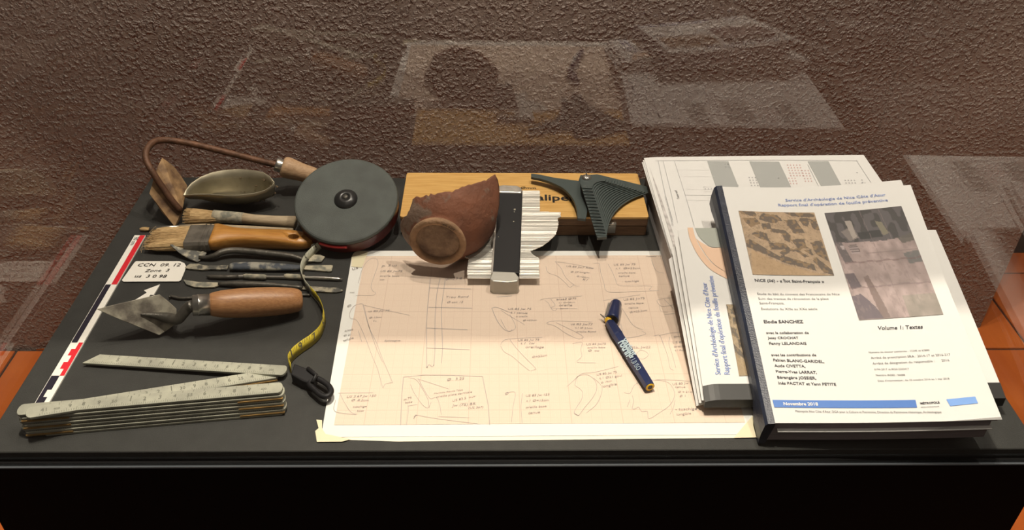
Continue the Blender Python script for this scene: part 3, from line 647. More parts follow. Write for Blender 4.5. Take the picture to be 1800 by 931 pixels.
# ================================================================== contour gauge
cg = thing('contour_gauge', 'steel pin contour gauge with black bar copying the sherd profile', 'contour gauge', tuple(P(887, 498)))
ya, yb = P(887, 489, .011).y, P(900, 335, .0385).y
gz = lambda y: .0112+(.0390-.0112)*(y-ya)/(yb-ya)
z7 = lambda l: [(680+x/3.83, 290+y/3.83) for x, y in l]
right = z7([(1030, 178), (1030, 312), (1170, 318), (1170, 348), (1152, 358), (1154, 395), (1145, 445), (1125, 480), (1100, 505), (1050, 542), (970, 578), (972, 590), (990, 608), (1022, 622), (1028, 640), (1024, 690), (1028, 762)])
left = [(874, 336), (874, 350), (873, 372), (871, 390), (864, 408), (850, 425), (837, 436), (826, 443), (817.6, 447), (818, 452), (824, 454), (822, 466), (821, 474), (822, 489)]
def prof_fn(pts):
    w = []
    for x, y in pts:
        zz = .02
        for _ in range(8): p = P(x, y, zz); zz = gz(p.y)
        w.append((p.y, p.x))
    w.sort(); ys, xs = zip(*w)
    return lambda y: float(np.interp(y, ys, xs))
RF, LF = prof_fn(right), prof_fn(left)
mb = MB(); y = ya; npn = 0; dy = .00095
while y < yb-.0002:
    xl = LF(y)+rng.normal(0, .0003); xr = RF(y)+rng.normal(0, .0003); z0 = gz(y)+rng.normal(0, .00006)
    sl = rng.uniform(.00004, .00017)
    mb.prism([Vector((xl, y+dy*a_, z0+b_)) for a_, b_ in ((0, -.0009), (0, -sl), (.45, 0), (.9, -sl), (.9, -.0009))], xr-xl, down=Vector((1, 0, 0))); y += dy; npn += 1
o = mb.build('steel_pins', M['pin'], cg); o['kind'] = 'stuff'
def barpt(x, y, h):
    zz = .02
    for _ in range(8): p = P(x, y, zz+h); zz = gz(p.y)
    return p
def slab(name, px, h, th, m, par=cg, bv=.0012):
    pts = [barpt(x, y, h) for x, y in px]; return bevel(MB().prism(pts, th).build(name, m, par), bv, 3)
bar = slab('bar', [(875, 333), (918.5, 334), (913, 480), (864, 479)], .0100, .0095, M['black'], bv=.0010)
for q in ([(873.5, 332), (877, 332), (866.5, 479), (863, 479)],): slab('side_rail', q, .0103, .008, M['shiny'], bar, .0003)
slab('end_cap', [(874, 330), (877, 326), (884, 324.5), (908, 325.5), (914, 328), (918, 333), (917, 338.5), (874, 337.5)], .0115, .0115, M['shiny'])
slab('end_cap', [(866, 476), (905, 477.5), (913, 487), (910, 494), (892, 496), (866, 494), (861, 489)], .0112, .0186, mat('cast_cap', (.40, .39, .35), .4, .5))
mb = MB()
for x, y, r_ in ((903, 389, .0008), (905, 368, .0014), (876, 416, .0005), (904, 372, .0008)):
    p = barpt(x, y, .0102); mb.prism([p+Vector((r_*math.cos(a)*rng.uniform(.6, 1.1), r_*1.6*math.sin(a), .0001)) for a in [k*math.pi/4 for k in range(8)]], .0002)
mb.build('paint_specks', M['clay_dry'], bar)['kind'] = 'stuff'
# ================================================================== pottery base sherd
pt = thing('pottery_sherd', 'broken reddish-brown pot base with ring foot turned towards the viewer', 'pottery', tuple(P(771, 485)))
pc = P(771, 420, .0510); axd = Vector((.12, .985, .06)).normalized()
side = Vector((1, 0, 0)); side = (side-axd*side.dot(axd)).normalized(); upv = side.cross(axd)
if upv.z < 0: upv = -upv
rp = [(0.0, .0285), (.003, .0310), (.010, .0415), (.020, .0505), (.032, .057), (.048, .062), (.062, .0655), (.080, .0690), (.095, .070)]
rad = lambda s: float(np.interp(s, [a for a, b in rp], [b for a, b in rp]))
tmx = {0: .046, 18: .066, 30: .078, 36: .080, 42: .062, 55: .044, 75: .024, 95: .019, 115: .0185, 124: .021, 130: .019, 140: .014, 152: .013, 165: .0155, 178: .0185, 200: .017, 222: .014, 250: .010, 275: .010, 292: .028, 303: .035, 318: .042, 340: .047, 360: .046}
ks = sorted(tmx)
def tm_(th): return float(np.interp(th, ks, [tmx[k] for k in ks]))
SEG, ST_ = 120, 16
def potpt(th, s, dr=0.):
    a = math.radians(th); r = rad(s)+dr; return pc+axd*s+side*r*math.cos(a)+upv*r*math.sin(a)
mb = MB(); vs = []
jit = [rng.normal(0, .0005) for _ in range(SEG)]
for k in range(SEG):
    th = 360*k/SEG; te = max(.005, tm_(th)+jit[k]); r_ = [potpt(th, te*i/ST_) for i in range(ST_+1)]+[potpt(th, te*i/ST_, -.0052) for i in range(ST_, -1, -1)]
    vs += r_
n2 = 2*(ST_+1)
fs = [(k*n2+i, k*n2+i+1, ((k+1) % SEG)*n2+i+1, ((k+1) % SEG)*n2+i) for k in range(SEG) for i in range(n2-1)]
mb.add(vs, fs); mb.build('body', M['pot'], pt, True)
mb = MB(); n0 = -axd
lathe(mb, pc, n0, [(.0285, -.004), (.0310, .0), (.0328, .004), (.0330, .0065), (.0315, .0078), (.0290, .0082), (.0262, .0076), (.0250, .0050), (.0248, .0030)], 72); mb.build('foot_ring', M['pot_ring'], pt, True)
mb = MB(); lathe(mb, pc, n0, [(.0255, .0034), (.020, .0040), (.012, .0044), (.0001, .0040)], 48); lathe(mb, pc, n0, [(.0282, -.004), (.0001, -.0045)], 48); mb.build('base_disc', M['pot_base'], pt, True)
mb = MB(); a = pc+n0*.0083
def ringp(ang, r): return a+(side*math.cos(ang)+upv*math.sin(ang))*r
p0, p1 = ringp(math.radians(76), .0283), ringp(math.radians(46), .0283)
text_between(mb, 'cn 109', p0, p1, up=n0, lift=.0002, hs=.8); mb.build('inked_number', M['ink_b'], pt)
# ================================================================== millimetre paper
gp = thing('graph_paper_drawing', 'large sheet of pinkish millimetre paper with pencil pottery drawings and notes', 'drawing', (.51, .16, 0))
q = [P(557, 776, .0004), P(1337, 768.5, .0004), (.7295, .3165, .0004), P(622, 447, .0004)]
q2 = [P(564, 768, .0009), P(1337, 763, .0009), Vector((.7290, .3175, .0009)), P(628, 440.5, .0009), P(618.5, 450, .0009)]
MB().prism(q2, .0004).build('sheet', mat('margin_paper', (.74, .74, .71), .7, spec=.15), gp)
MB().prism([P(564, 771, .0004), P(570, 755, .0004), P(1330, 755, .0004), P(1337, 768.5, .0004), P(700, 775.5, .0004)], .0003).build('under_sheet', mat('backing_paper', (.80, .76, .64), .7), gp)
gr_q = [P(587, 746.5, .0012), P(1310, 742, .0012), Vector((.7255, .3085, .0012)), P(641, 450, .0012)]
MB().add(gr_q, [(0, 1, 2, 3)]).build('millimetre_grid', M['graph'], gp)
for q in ([(556, 737), (566, 738), (566, 752), (572, 762), (616, 771.5), (602, 775.5), (557, 776), (554, 757), (560, 752)], [(618, 451), (622, 444), (629, 440), (647, 442), (636, 470), (617.5, 468)], [(1310, 745), (1324, 729), (1338, 768), (1290, 769)]):
    MB().prism([P(x, y, .0016) for x, y in q], .0003).build('adhesive_tape', M['cello'], gp)
GZ = .00145
pen = MB()
def pl(pts, w=.00055, mi=0, sm=True):
    v = [P(x, y, GZ) for x, y in pts]; v = smooth_path(v, 4) if sm and len(v) > 2 else v; pen.ribbon(v, w, mi=mi)
A = lambda l: [(540+x/4.9, 430+y/4.9) for x, y in l]
B_ = lambda l: [(880+x/4.9, 430+y/4.9) for x, y in l]
C = lambda l: [(540+x/4.9, 600+y/4.9) for x, y in l]
D_ = lambda l: [(880+x/3.913, 600+y/3.913) for x, y in l]
for l in [[(440, 330), (470, 220), (510, 150), (560, 115), (600, 125), (610, 170), (580, 260), (550, 350), (560, 390), (580, 410)], [(420, 437), (570, 433), (590, 405)],
          [(370, 635), (365, 590), (400, 530), (440, 512), (480, 512), (500, 570), (520, 660), (550, 760), (600, 900), (650, 1010)], [(490, 520), (640, 555), (880, 605)], [(375, 635), (420, 645), (450, 690), (500, 800), (560, 960), (610, 1080), (650, 1230), (670, 1200), (735, 1185)],
          [(480, 520), (530, 700), (600, 850), (640, 960), (700, 1100), (735, 1185)], [(440, 740), (470, 835)]]: pl(A(l))
for l in [[(1050, 370), (1410, 380)], [(1045, 538), (1420, 545)], [(1030, 716), (1380, 731)], [(1030, 888), (1400, 902)]]: pl(A(l), .0010)
for l in [[(1145, 290), (1120, 400), (1105, 560), (1100, 720), (1100, 900), (1090, 1040)], [(1190, 290), (1175, 400), (1155, 560), (1160, 720), (1165, 900), (1155, 1020)], [(1060, 290), (1040, 500), (1028, 720), (1030, 1060)], [(1030, 1060), (1050, 1030), (1075, 1050), (1090, 1035)], [(1590, 545), (1640, 660), (1700, 730), (1745, 745), (1764, 730)], [(1590, 545), (1640, 540), (1764, 590)], [(1630, 448), (1764, 440)]]: pl(A(l), .0008)
for l in [[(470, 145), (560, 155), (800, 200)], [(470, 145), (520, 200), (560, 280), (640, 350), (680, 355)], [(390, 185), (410, 240), (490, 270), (560, 330), (595, 365), (630, 345)], [(800, 160), (850, 162), (860, 230), (890, 330), (910, 395), (1000, 408), (1360, 393)], [(925, 165), (960, 230), (990, 300), (1010, 345), (1100, 355), (1290, 355), (1280, 385), (1295, 390)],
          [(340, 475), (400, 462), (700, 440)], [(380, 480), (410, 500), (440, 555), (470, 565), (485, 550)], [(430, 465), (470, 520), (440, 545), (660, 550)], [(880, 480), (1000, 460), (1200, 430)], [(1040, 540), (1080, 600), (1130, 680), (1180, 715), (1225, 730)], [(1035, 680), (1050, 740), (1080, 800), (1245, 770), (1215, 740)],
          [(390, 675), (470, 655), (790, 665)], [(400, 680), (470, 700), (560, 760), (640, 800), (680, 810), (700, 780), (480, 670)], [(1350, 475), (1420, 460), (1500, 455)], [(1345, 480), (1360, 510), (1400, 530), (1500, 515)], [(1370, 515), (1380, 570), (1440, 580)], [(1410, 470), (1500, 560)], [(1410, 600), (1500, 590)],
          [(0, 560), (60, 600), (210, 690)], [(0, 640), (60, 740), (130, 710), (80, 600)], [(1320, 785), (1370, 780), (1400, 850), (1440, 960), (1460, 1060), (1490, 1080)], [(1370, 780), (1460, 760), (1560, 750)], [(1460, 790), (1450, 850), (1480, 950), (1510, 1060)], [(0, 860), (20, 830), (80, 810), (360, 795)], [(80, 815), (120, 870), (200, 960), (300, 1060), (290, 1075), (260, 1085)], [(0, 870), (30, 920), (100, 960), (180, 1030), (250, 1085)], [(620, 850), (700, 840), (690, 900), (700, 960), (660, 1010), (820, 1015)], [(1300, 130), (1320, 190), (1350, 230), (1410, 245)]]: pl(B_(l))
for l in [[(830, 305), (1000, 288), (1250, 290), (1510, 300)], [(1510, 300), (1530, 400), (1560, 550), (1572, 715)], [(830, 305), (815, 450), (805, 715)]]: pl(C(l), .0008, sm=False)
for l in [[(265, 442), (570, 440)], [(280, 445), (330, 540), (380, 610), (430, 625)], [(245, 500), (240, 600), (420, 630)], [(870, 310), (940, 330), (1000, 420), (1040, 500), (1050, 570)], [(950, 320), (1220, 408)], [(960, 325), (1010, 420), (1060, 490), (1110, 480), (1140, 540), (1155, 630)], [(890, 370), (920, 440), (990, 540), (1040, 570), (1070, 520)], [(870, 550), (870, 600), (855, 715)], [(930, 630), (1130, 665), (1470, 708)], [(1130, 645), (1400, 655)], [(870, 555), (950, 540)]]: pl(C(l))
for l in [[(30, 355), (100, 350), (85, 450), (75, 555)], [(150, 355), (140, 450), (148, 560)], [(510, 300), (530, 240), (600, 230), (650, 270), (660, 330), (630, 390), (580, 450), (535, 508), (510, 490)], [(510, 300), (560, 340), (560, 390), (530, 440), (505, 490), (540, 508)], [(455, 310), (500, 270), (560, 220), (650, 210), (810, 170)], [(640, 250), (690, 300), (695, 350), (660, 430), (590, 490)],
          [(850, 350), (890, 355), (920, 300), (980, 270), (1070, 265), (1150, 280), (1190, 330), (1195, 380), (1160, 440), (1090, 490), (1020, 530), (1010, 480), (970, 480), (950, 450), (930, 460), (905, 460), (915, 410), (905, 370)], [(890, 400), (870, 450)], [(1070, 260), (1200, 265), (1330, 275)], [(1200, 400), (1190, 450), (1165, 500)], [(930, 90), (960, 60), (1000, 70), (1015, 95), (980, 120), (940, 110)]]: pl(D_(l))
notes = [(A, 'US 85 Jw75', (625, 235), (815, 235)), (A, 'oreille base', (622, 275), (790, 275)), (A, 'ext.', (622, 305), (665, 305)), (A, 'p. 3 us', (640, 190), (770, 185)), (A, 'us 85 Jw 75', (520, 580), (705, 575)), (A, 'Ø 12cm', (530, 635), (640, 630)), (A, 'Tr.', (560, 665), (600, 665)), (A, 'Sylwegne', (660, 835), (800, 830)),
         (A, 'Trou Rond', (1190, 460), (1385, 455)), (A, 'Ø ext 12', (1200, 503), (1340, 500)), (A, 'p=23.8', (1195, 303), (1330, 300)), (A, 'us', (385, 220), (440, 205)), (A, 'ext', (365, 415), (405, 415)), (A, 'Ø', (345, 540), (380, 530)), (A, 'anse', (320, 750), (395, 735)), (A, 'Ø 21', (312, 790), (375, 780)), (A, 'wide', (308, 835), (400, 810)),
         (B_, 'US 85 Jw7 Row', (560, 190), (800, 210)), (B_, 'Ø 27 longitu', (600, 240), (765, 245)), (B_, 'Ø.=22cm', (650, 275), (760, 290)), (B_, 'K1', (700, 305), (740, 312)), (B_, 'US 85 Jw 75', (970, 180), (1160, 175)), (B_, 't.1  Ø=22cm', (990, 212), (1200, 210)), (B_, 'oreille base', (1010, 248), (1160, 246)), (B_, 'tenue', (1015, 278), (1110, 275)), (B_, '- tuschige', (1045, 325), (1190, 318)),
         (B_, 'US 85 Jw75', (1055, 480), (1240, 468)), (B_, 'oreille base', (1065, 515), (1230, 508)), (B_, 'tenue', (1100, 550), (1185, 548)), (B_, 'Ø.=23.2cm', (1110, 590), (1260, 570)), (B_, 'anse3 Ø75', (480, 478), (650, 470)), (B_, 't.1 Ø=26cm', (500, 505), (640, 500)), (B_, 'oreille', (500, 530), (615, 528)), (B_, 'tenue', (510, 555), (580, 553)),
         (B_, 'US 85 Jw 75', (60, 560), (260, 560)), (B_, 't.1 tenue', (85, 590), (230, 595)), (B_, '= oreille', (130, 625), (230, 622)), (B_, 'Ø.=33cm', (190, 658), (310, 655)), (B_, 'us 85 Jw77', (600, 690), (790, 695)), (B_, 't.1 Ø 21cm', (640, 720), (790, 725)), (B_, 'oreille Rond', (650, 755), (820, 755)), (B_, 'US 85 Jw 75', (145, 830), (330, 825)), (B_, 't.1  tw', (170, 858), (290, 858)), (B_, 'oreillage', (210, 890), (370, 890)), (B_, 'US 85 Jw75', (735, 865), (905, 860)), (B_, 'oreille base', (745, 893), (900, 890)), (B_, 'Ø  tw', (750, 920), (850, 920)), (B_, '85k. Jw22', (1120, 895), (1290, 890)),
         (B_, 'Ø=4.2', (1490, 800), (1580, 795)), (B_, 'US 85', (1480, 850), (1570, 845)), (B_, 'oreille', (1490, 885), (1590, 880)), (B_, 't.1 Rond', (1500, 915), (1600, 912)), (B_, 'Assiette 1/1', (1250, 105), (1380, 105)),
         (C, 'US 3.67 Jw 150', (335, 485), (590, 475)), (C, 'Ø .8.2cm', (375, 515), (525, 515)), (C, 'tuschige', (390, 570), (510, 565)), (C, 'base', (425, 605), (485, 603)), (C, 'Ø.. 3.25', (1200, 340), (1350, 328)), (C, 'Marmite Ronde Type', (1090, 455), (1340, 420)), (C, 'oreille plate verticale', (1110, 485), (1420, 440)), (C, 'US 83.5  ouv.', (1250, 520), (1455, 475)), (C, 'Jw (75) BR', (1250, 562), (1450, 545)), (C, '(US 367)', (1385, 580), (1515, 572)), (C, 'm.79', (830, 512), (900, 490)), (C, 'base', (840, 535), (905, 525)), (C, 'f', (910, 665), (930, 665)),
         (D_, 'US 85 Jw 155', (170, 380), (335, 370)), (D_, 't.1 Ø=15cm', (175, 415), (330, 410)), (D_, 'oreille base', (170, 460), (315, 450)), (D_, 'tenue', (190, 500), (270, 492)), (D_, 'US 85 Jw 75', (660, 235), (800, 215)), (D_, 't.1 Ø21 goul', (680, 260), (835, 240)), (D_, 'Ø 19cm', (690, 290), (765, 275)), (D_, 'longible', (700, 318), (800, 298)), (D_, 'US 85 Jw 75', (1180, 300), (1330, 290)), (D_, 'tenue', (1200, 320), (1270, 318)), (D_, 'Ø = 21cm', (1220, 352), (1330, 352)), (D_, 'Ø 1', (1230, 382), (1270, 380)), (D_, '- tuschige', (1200, 475), (1350, 470)), (D_, 'longible', (1210, 510), (1310, 500)), (D_, 'Ø=52cm', (215, 115), (320, 100)), (D_, 'Ø', (30, 368), (55, 362))]
for fn, s, a, b in notes:
    (ax_, ay), (bx_, by_) = fn([a, b]); text_between(pen, s, P(ax_, ay, GZ), P(bx_, by_, GZ), slant=.25, hs=.95, lift=.0001, mi=1)
pen.build('pencil_drawings', [M['pencil2'], M['pencil']], gp)
# ================================================================== drawing pen and cap
pn = thing('technical_pen', 'navy blue technical drawing pen with yellow collar lying on paper', 'pen', tuple(P(1110, 620)))
a, b = P(1071, 566, .0082), P(1142.5, 680, .0082); ax = b-a
MB().tube([a+ax*s for s in (0, .02, .10, .22, .24, .6, .97, 1)], [.0042, .0052, .0060, .0066, .0062, .0062, .0056, .0053], 8).build('barrel', M['navy'], pn)
e_ = ax.normalized()
MB().tube([b-e_*.001, b+e_*.0004, b+e_*.0006], [.0046, .0046, .0026], 16).build('end_ring', M['yellow'], pn, True)
MB().tube([b+e_*.0005, b+e_*.0008], [.0027, .0025], 12).build('end_bore', M['ink_b'], pn)
MB().tube([a-e_*.0055, a-e_*.005, a+e_*.001], [.0028, .0037, .0042], 14).build('collar', M['yellow'], pn, True)
tip = P(1055.5, 552, .0075)
MB().tube([a-e_*.005, a+(tip-a)*.7, tip], [.0013, .0010, .0005], 8).build('nib', M['shiny'], pn, True)
mb = MB(); sd = Vector((0, 0, 1))
n_ = sd.cross(e_).normalized(); tn = (CO-a).normalized(); tn = (tn-e_*tn.dot(e_)).normalized()
c1 = a+ax*.36+tn*.0064; c2 = a+ax*.62+tn*.0064; w_ = tn.cross(e_).normalized()
text_between(mb, 'variant', c1+w_*.0012, c2+w_*.0012, up=tn, bold=.03, hs=1.0)
text_between(mb, 'rotring', c1-w_*.0036, c2-w_*.0036+e_*.001, up=tn, bold=.04, hs=1.2)
c3 = a+ax*.64+tn*.0064; text_between(mb, '1,0 ISO', c3-w_*.0024, a+ax*.80+tn*.0064-w_*.0024, up=tn, hs=1.4)
mb.build('lettering', mat('pale_print', (.40, .50, .55), .5), pn)
cp_ = thing('pen_cap', 'navy blue pen cap with clip lying beside the nib', 'pen cap', tuple(P(1080, 555)))
a, b = P(1076, 562, .0085), P(1083.5, 531, .0085); ax = b-a; e_ = ax.normalized()
MB().tube([a, a+ax*.05, a+ax*.9, a+ax*.97, b], [.0074, .0076, .0066, .0056, .0030], 12).build('shell', M['navy'], cp_, True)
MB().tube([a-e_*.0003, a-e_*.0001], [.0062, .0066], 14).build('opening', M['ink_b'], cp_)
n_ = Vector((0, 0, 1)).cross(e_).normalized(); s_ = n_*.0078
MB().prism([b+s_*.6-e_*.001, b+s_*1.15-e_*.003, a+s_*1.15+e_*.001, a+s_*.85+e_*.001, a+s_*.9+e_*.016], .003).build('clip', M['shiny'], cp_)
# ================================================================== curved sheets of the reports
class Sheet:
    """page surface through four corner points (bl, br, tr, tl), plus a sag/curl term"""
    def __init__(s, bl, br, tr, tl, curl=None): s.c = [Vector(v) for v in (bl, br, tr, tl)]; s.curl = curl or (lambda u, v: 0)
    def at(s, u, v, dz=0.):
        a, b, c, d = s.c; p = a*(1-u)*(1-v)+b*u*(1-v)+c*u*v+d*(1-u)*v; p = p.copy(); p.z += s.curl(u, v)+dz; return p
    def inv(s, px, py):
        u = v = .5
        for _ in range(12):
            x, y = proj(s.at(u, v)); x1, y1 = proj(s.at(u+1e-4, v)); x2, y2 = proj(s.at(u, v+1e-4))
            J = np.array([[(x1-x)/1e-4, (x2-x)/1e-4], [(y1-y)/1e-4, (y2-y)/1e-4]]); du, dv = np.linalg.solve(J, [px-x, py-y]); u += du; v += dv
        return u, v
    def scale(s, u, v): return (s.at(u+.01, v)-s.at(u, v)).length/.01, (s.at(u, v+.01)-s.at(u, v)).length/.01
    def text(s, mb, t, a, b, bold=0., hs=1., slant=0., mi=0, dz=.0005):
        vs, fs = text_mesh(t, bold); w = max(v[0] for v in vs); (u0, v0), (u1, v1) = s.inv(*a), s.inv(*b); U, V = s.scale(u0, v0)
        dx, dy = (u1-u0)*U, (v1-v0)*V; L_ = math.hypot(dx, dy); k = L_/w; ex_, ey_ = dx/L_, dy/L_
        out = [s.at(u0+((x+slant*y)*k*ex_-y*k*hs*ey_)/U, v0+((x+slant*y)*k*ey_+y*k*hs*ex_)/V, dz) for x, y in vs]; mb.add(out, fs, mi)
    def patch(s, mb, quad, mi=0, dz=.0004, n=12):
        uv = [s.inv(*q) for q in quad]; vs = []
        for j in range(n+1):
            for i in range(n+1):
                a, b = i/n, j/n; w = [(1-a)*(1-b), a*(1-b), a*b, (1-a)*b]
                vs.append(s.at(sum(w[k]*uv[k][0] for k in range(4)), sum(w[k]*uv[k][1] for k in range(4)), dz))
        mb.add(vs, [(j*(n+1)+i, j*(n+1)+i+1, (j+1)*(n+1)+i+1, (j+1)*(n+1)+i) for j in range(n) for i in range(n)], mi)
    def line(s, mb, pts, w=.0005, mi=0, dz=.0005):
        uv = [s.inv(*q) for q in pts]; out = []
        for (a, b), (c, d) in zip(uv[:-1], uv[1:]):
            for k in range(8): out.append(s.at(a+(c-a)*k/8, b+(d-b)*k/8, dz))
        out.append(s.at(*uv[-1], dz)); mb.ribbon(out, w, mi=mi)
    def grid(s, name, m, parent, n=24, dz=0., th=None, bottom=None, u0=0, u1=1, v0=0, v1=1, mats=None):
        """solid sheet or block: top surface, bottom surface bottom(u,v) -> z"""
        vs = []; fs = []; f = lambda i: i/n
        for j in range(n+1):
            for i in range(n+1): vs.append(s.at(u0+(u1-u0)*f(i), v0+(v1-v0)*f(j), dz))
        for j in range(n+1):
            for i in range(n+1):
                u, v = u0+(u1-u0)*f(i), v0+(v1-v0)*f(j); p = s.at(u, v, dz); p.z = (bottom(u, v) if bottom else p.z-th); vs.append(p)
        K = (n+1)**2; R_ = n+1; fm = []
        for j in range(n):
            for i in range(n):
                fs.append((j*R_+i, j*R_+i+1, (j+1)*R_+i+1, (j+1)*R_+i)); fm.append(0); fs.append((K+j*R_+i, K+(j+1)*R_+i, K+(j+1)*R_+i+1, K+j*R_+i+1)); fm.append(0)
        for i in range(n):
            for q in ((i, K+i, K+i+1, i+1), (n*R_+i, n*R_+i+1, K+n*R_+i+1, K+n*R_+i), (i*R_, (i+1)*R_, K+(i+1)*R_, K+i*R_), (i*R_+n, K+i*R_+n, K+(i+1)*R_+n, (i+1)*R_+n)):
                fs.append(q); fm.append(1 if mats else 0)
        o = mesh_obj(name, vs, fs, m, parent, True, mats, fm)
        sp = o.modifiers.new('e', 'EDGE_SPLIT'); sp.split_angle = math.radians(40)
        return o
def picture(sheet, name, quad, fn, nx, ny, parent, m, dz=.0006):
    """flat printed photograph: a fine grid whose colours are drawn by fn(a, b) with b = 0 at the top"""
    uv = [sheet.inv(*q) for q in quad]; vs = []; cols = []   # quad: tl, tr, br, bl
    for j in range(ny+1):
        for i in range(nx+1):
            a, b = i/nx, j/ny; w = [(1-a)*(1-b), a*(1-b), a*b, (1-a)*b]
            vs.append(sheet.at(sum(w[k]*uv[k][0] for k in range(4)), sum(w[k]*uv[k][1] for k in range(4)), dz))
    A_, B2 = np.meshgrid(np.linspace(0, 1, nx+1), np.linspace(0, 1, ny+1)); img = fn(A_, B2)
    me = bpy.data.meshes.new(name); me.from_pydata([tuple(v) for v in vs], [], [(j*(nx+1)+i, (j+1)*(nx+1)+i, (j+1)*(nx+1)+i+1, j*(nx+1)+i+1) for j in range(ny) for i in range(nx)])
    ca = me.color_attributes.new('print', 'FLOAT_COLOR', 'POINT'); c4 = np.concatenate([img.reshape(-1, 3), np.ones(((nx+1)*(ny+1), 1))], 1).astype(np.float32); ca.data.foreach_set('color', c4.ravel())
    me.materials.append(m); o = bpy.data.objects.new(name, me); COL.objects.link(o); o.parent = parent; o.matrix_parent_inverse = parent.matrix_world.inverted(); return o
def vnoise(a, b, f, seed=0):
    r = np.random.default_rng(seed); g = r.random((int(f)+3, int(f)+3)); x = a*f; y = b*f; i = np.floor(x).astype(int); j = np.floor(y).astype(int); u = x-i; v = y-j
    u = u*u*(3-2*u); v = v*v*(3-2*v); i = np.clip(i, 0, int(f)+1); j = np.clip(j, 0, int(f)+1)
    return (g[j, i]*(1-u)+g[j, i+1]*u)*(1-v)+(g[j+1, i]*(1-u)+g[j+1, i+1]*u)*v
def inpoly(a, b, poly):
    r = np.zeros(a.shape, bool); n = len(poly)
    for i in range(n):
        (x0, y0), (x1, y1) = poly[i], poly[(i+1) % n]
        if y0 == y1: continue
        c = ((y0 > b) != (y1 > b)) & (a < (x1-x0)*(b-y0)/(y1-y0)+x0); r ^= c
    return r
def mixc(img, mask, col, k=1.):
    mask = (mask*k)[..., None]; return img*(1-mask)+np.array(col)*mask
def aerial(a, b):
    n1 = vnoise(a, b, 30, 1); n2 = vnoise(a, b, 9, 2); n3 = vnoise(a, b, 70, 3)
    img = np.ones(a.shape+(3,))*np.array((.38, .275, .18)); img *= (.75+.3*n2+.25*n1)[..., None]
    dark = (.085, .068, .058)
    blocks = [[(.0, .0), (.22, .0), (.23, .09), (.03, .05)], [(.25, .07), (.33, .03), (.50, .05), (.56, .15), (.40, .19), (.26, .14)], [(.60, .0), (.98, .02), (.98, .08), (.70, .07)],
              [(.04, .12), (.20, .10), (.26, .22), (.10, .26)], [(.26, .20), (.36, .17), (.38, .28), (.27, .30)], [(.57, .13), (.72, .12), (.80, .34), (.66, .36)], [(.78, .09), (.90, .10), (.88, .24), (.80, .22)], [(.92, .12), (1., .10), (1., .30), (.93, .28)],
              [(.36, .28), (.55, .30), (.60, .38), (.57, .50), (.52, .47), (.50, .36), (.36, .33)], [(.18, .32), (.30, .36), (.33, .50), (.22, .46), (.10, .38)], [(.30, .50), (.52, .52), (.55, .60), (.30, .62)], [(.0, .48), (.05, .45), (.42, .74), (.42, .80), (.0, .58)], [(.42, .70), (.80, .84), (.80, .93), (.40, .80)],
              [(.60, .46), (.76, .44), (.78, .58), (.66, .62)], [(.84, .50), (.98, .45), (1., .80), (.88, .70), (.84, .60)], [(.80, .78), (.84, .72), (1., .92), (1., 1.), (.90, .96)], [(.40, .66), (.56, .58), (.60, .61), (.45, .72)], [(.58, .60), (.62, .58), (.76, .72), (.72, .74)], [(.72, .62), (.82, .60), (.80, .70)]]
    for i, p in enumerate(blocks):
        wob = (vnoise(a, b, 22, 40+i)-.5)*.035; m = inpoly(a+wob, b+wob*.6, p); img = mixc(img, m.astype(float), dark, .85)
        img = mixc(img, (m & (n1 > .62)).astype(float), (.26, .17, .09), .8)
    img = mixc(img, (n3 > .75).astype(float), (.10, .07, .045), .35)
    pale = inpoly(a, b, [(.05, .62), (.40, .83), (.75, .95), (.95, 1.), (.0, 1.)]); img = mixc(img, pale.astype(float), (.45, .29, .14), .45)
    return img
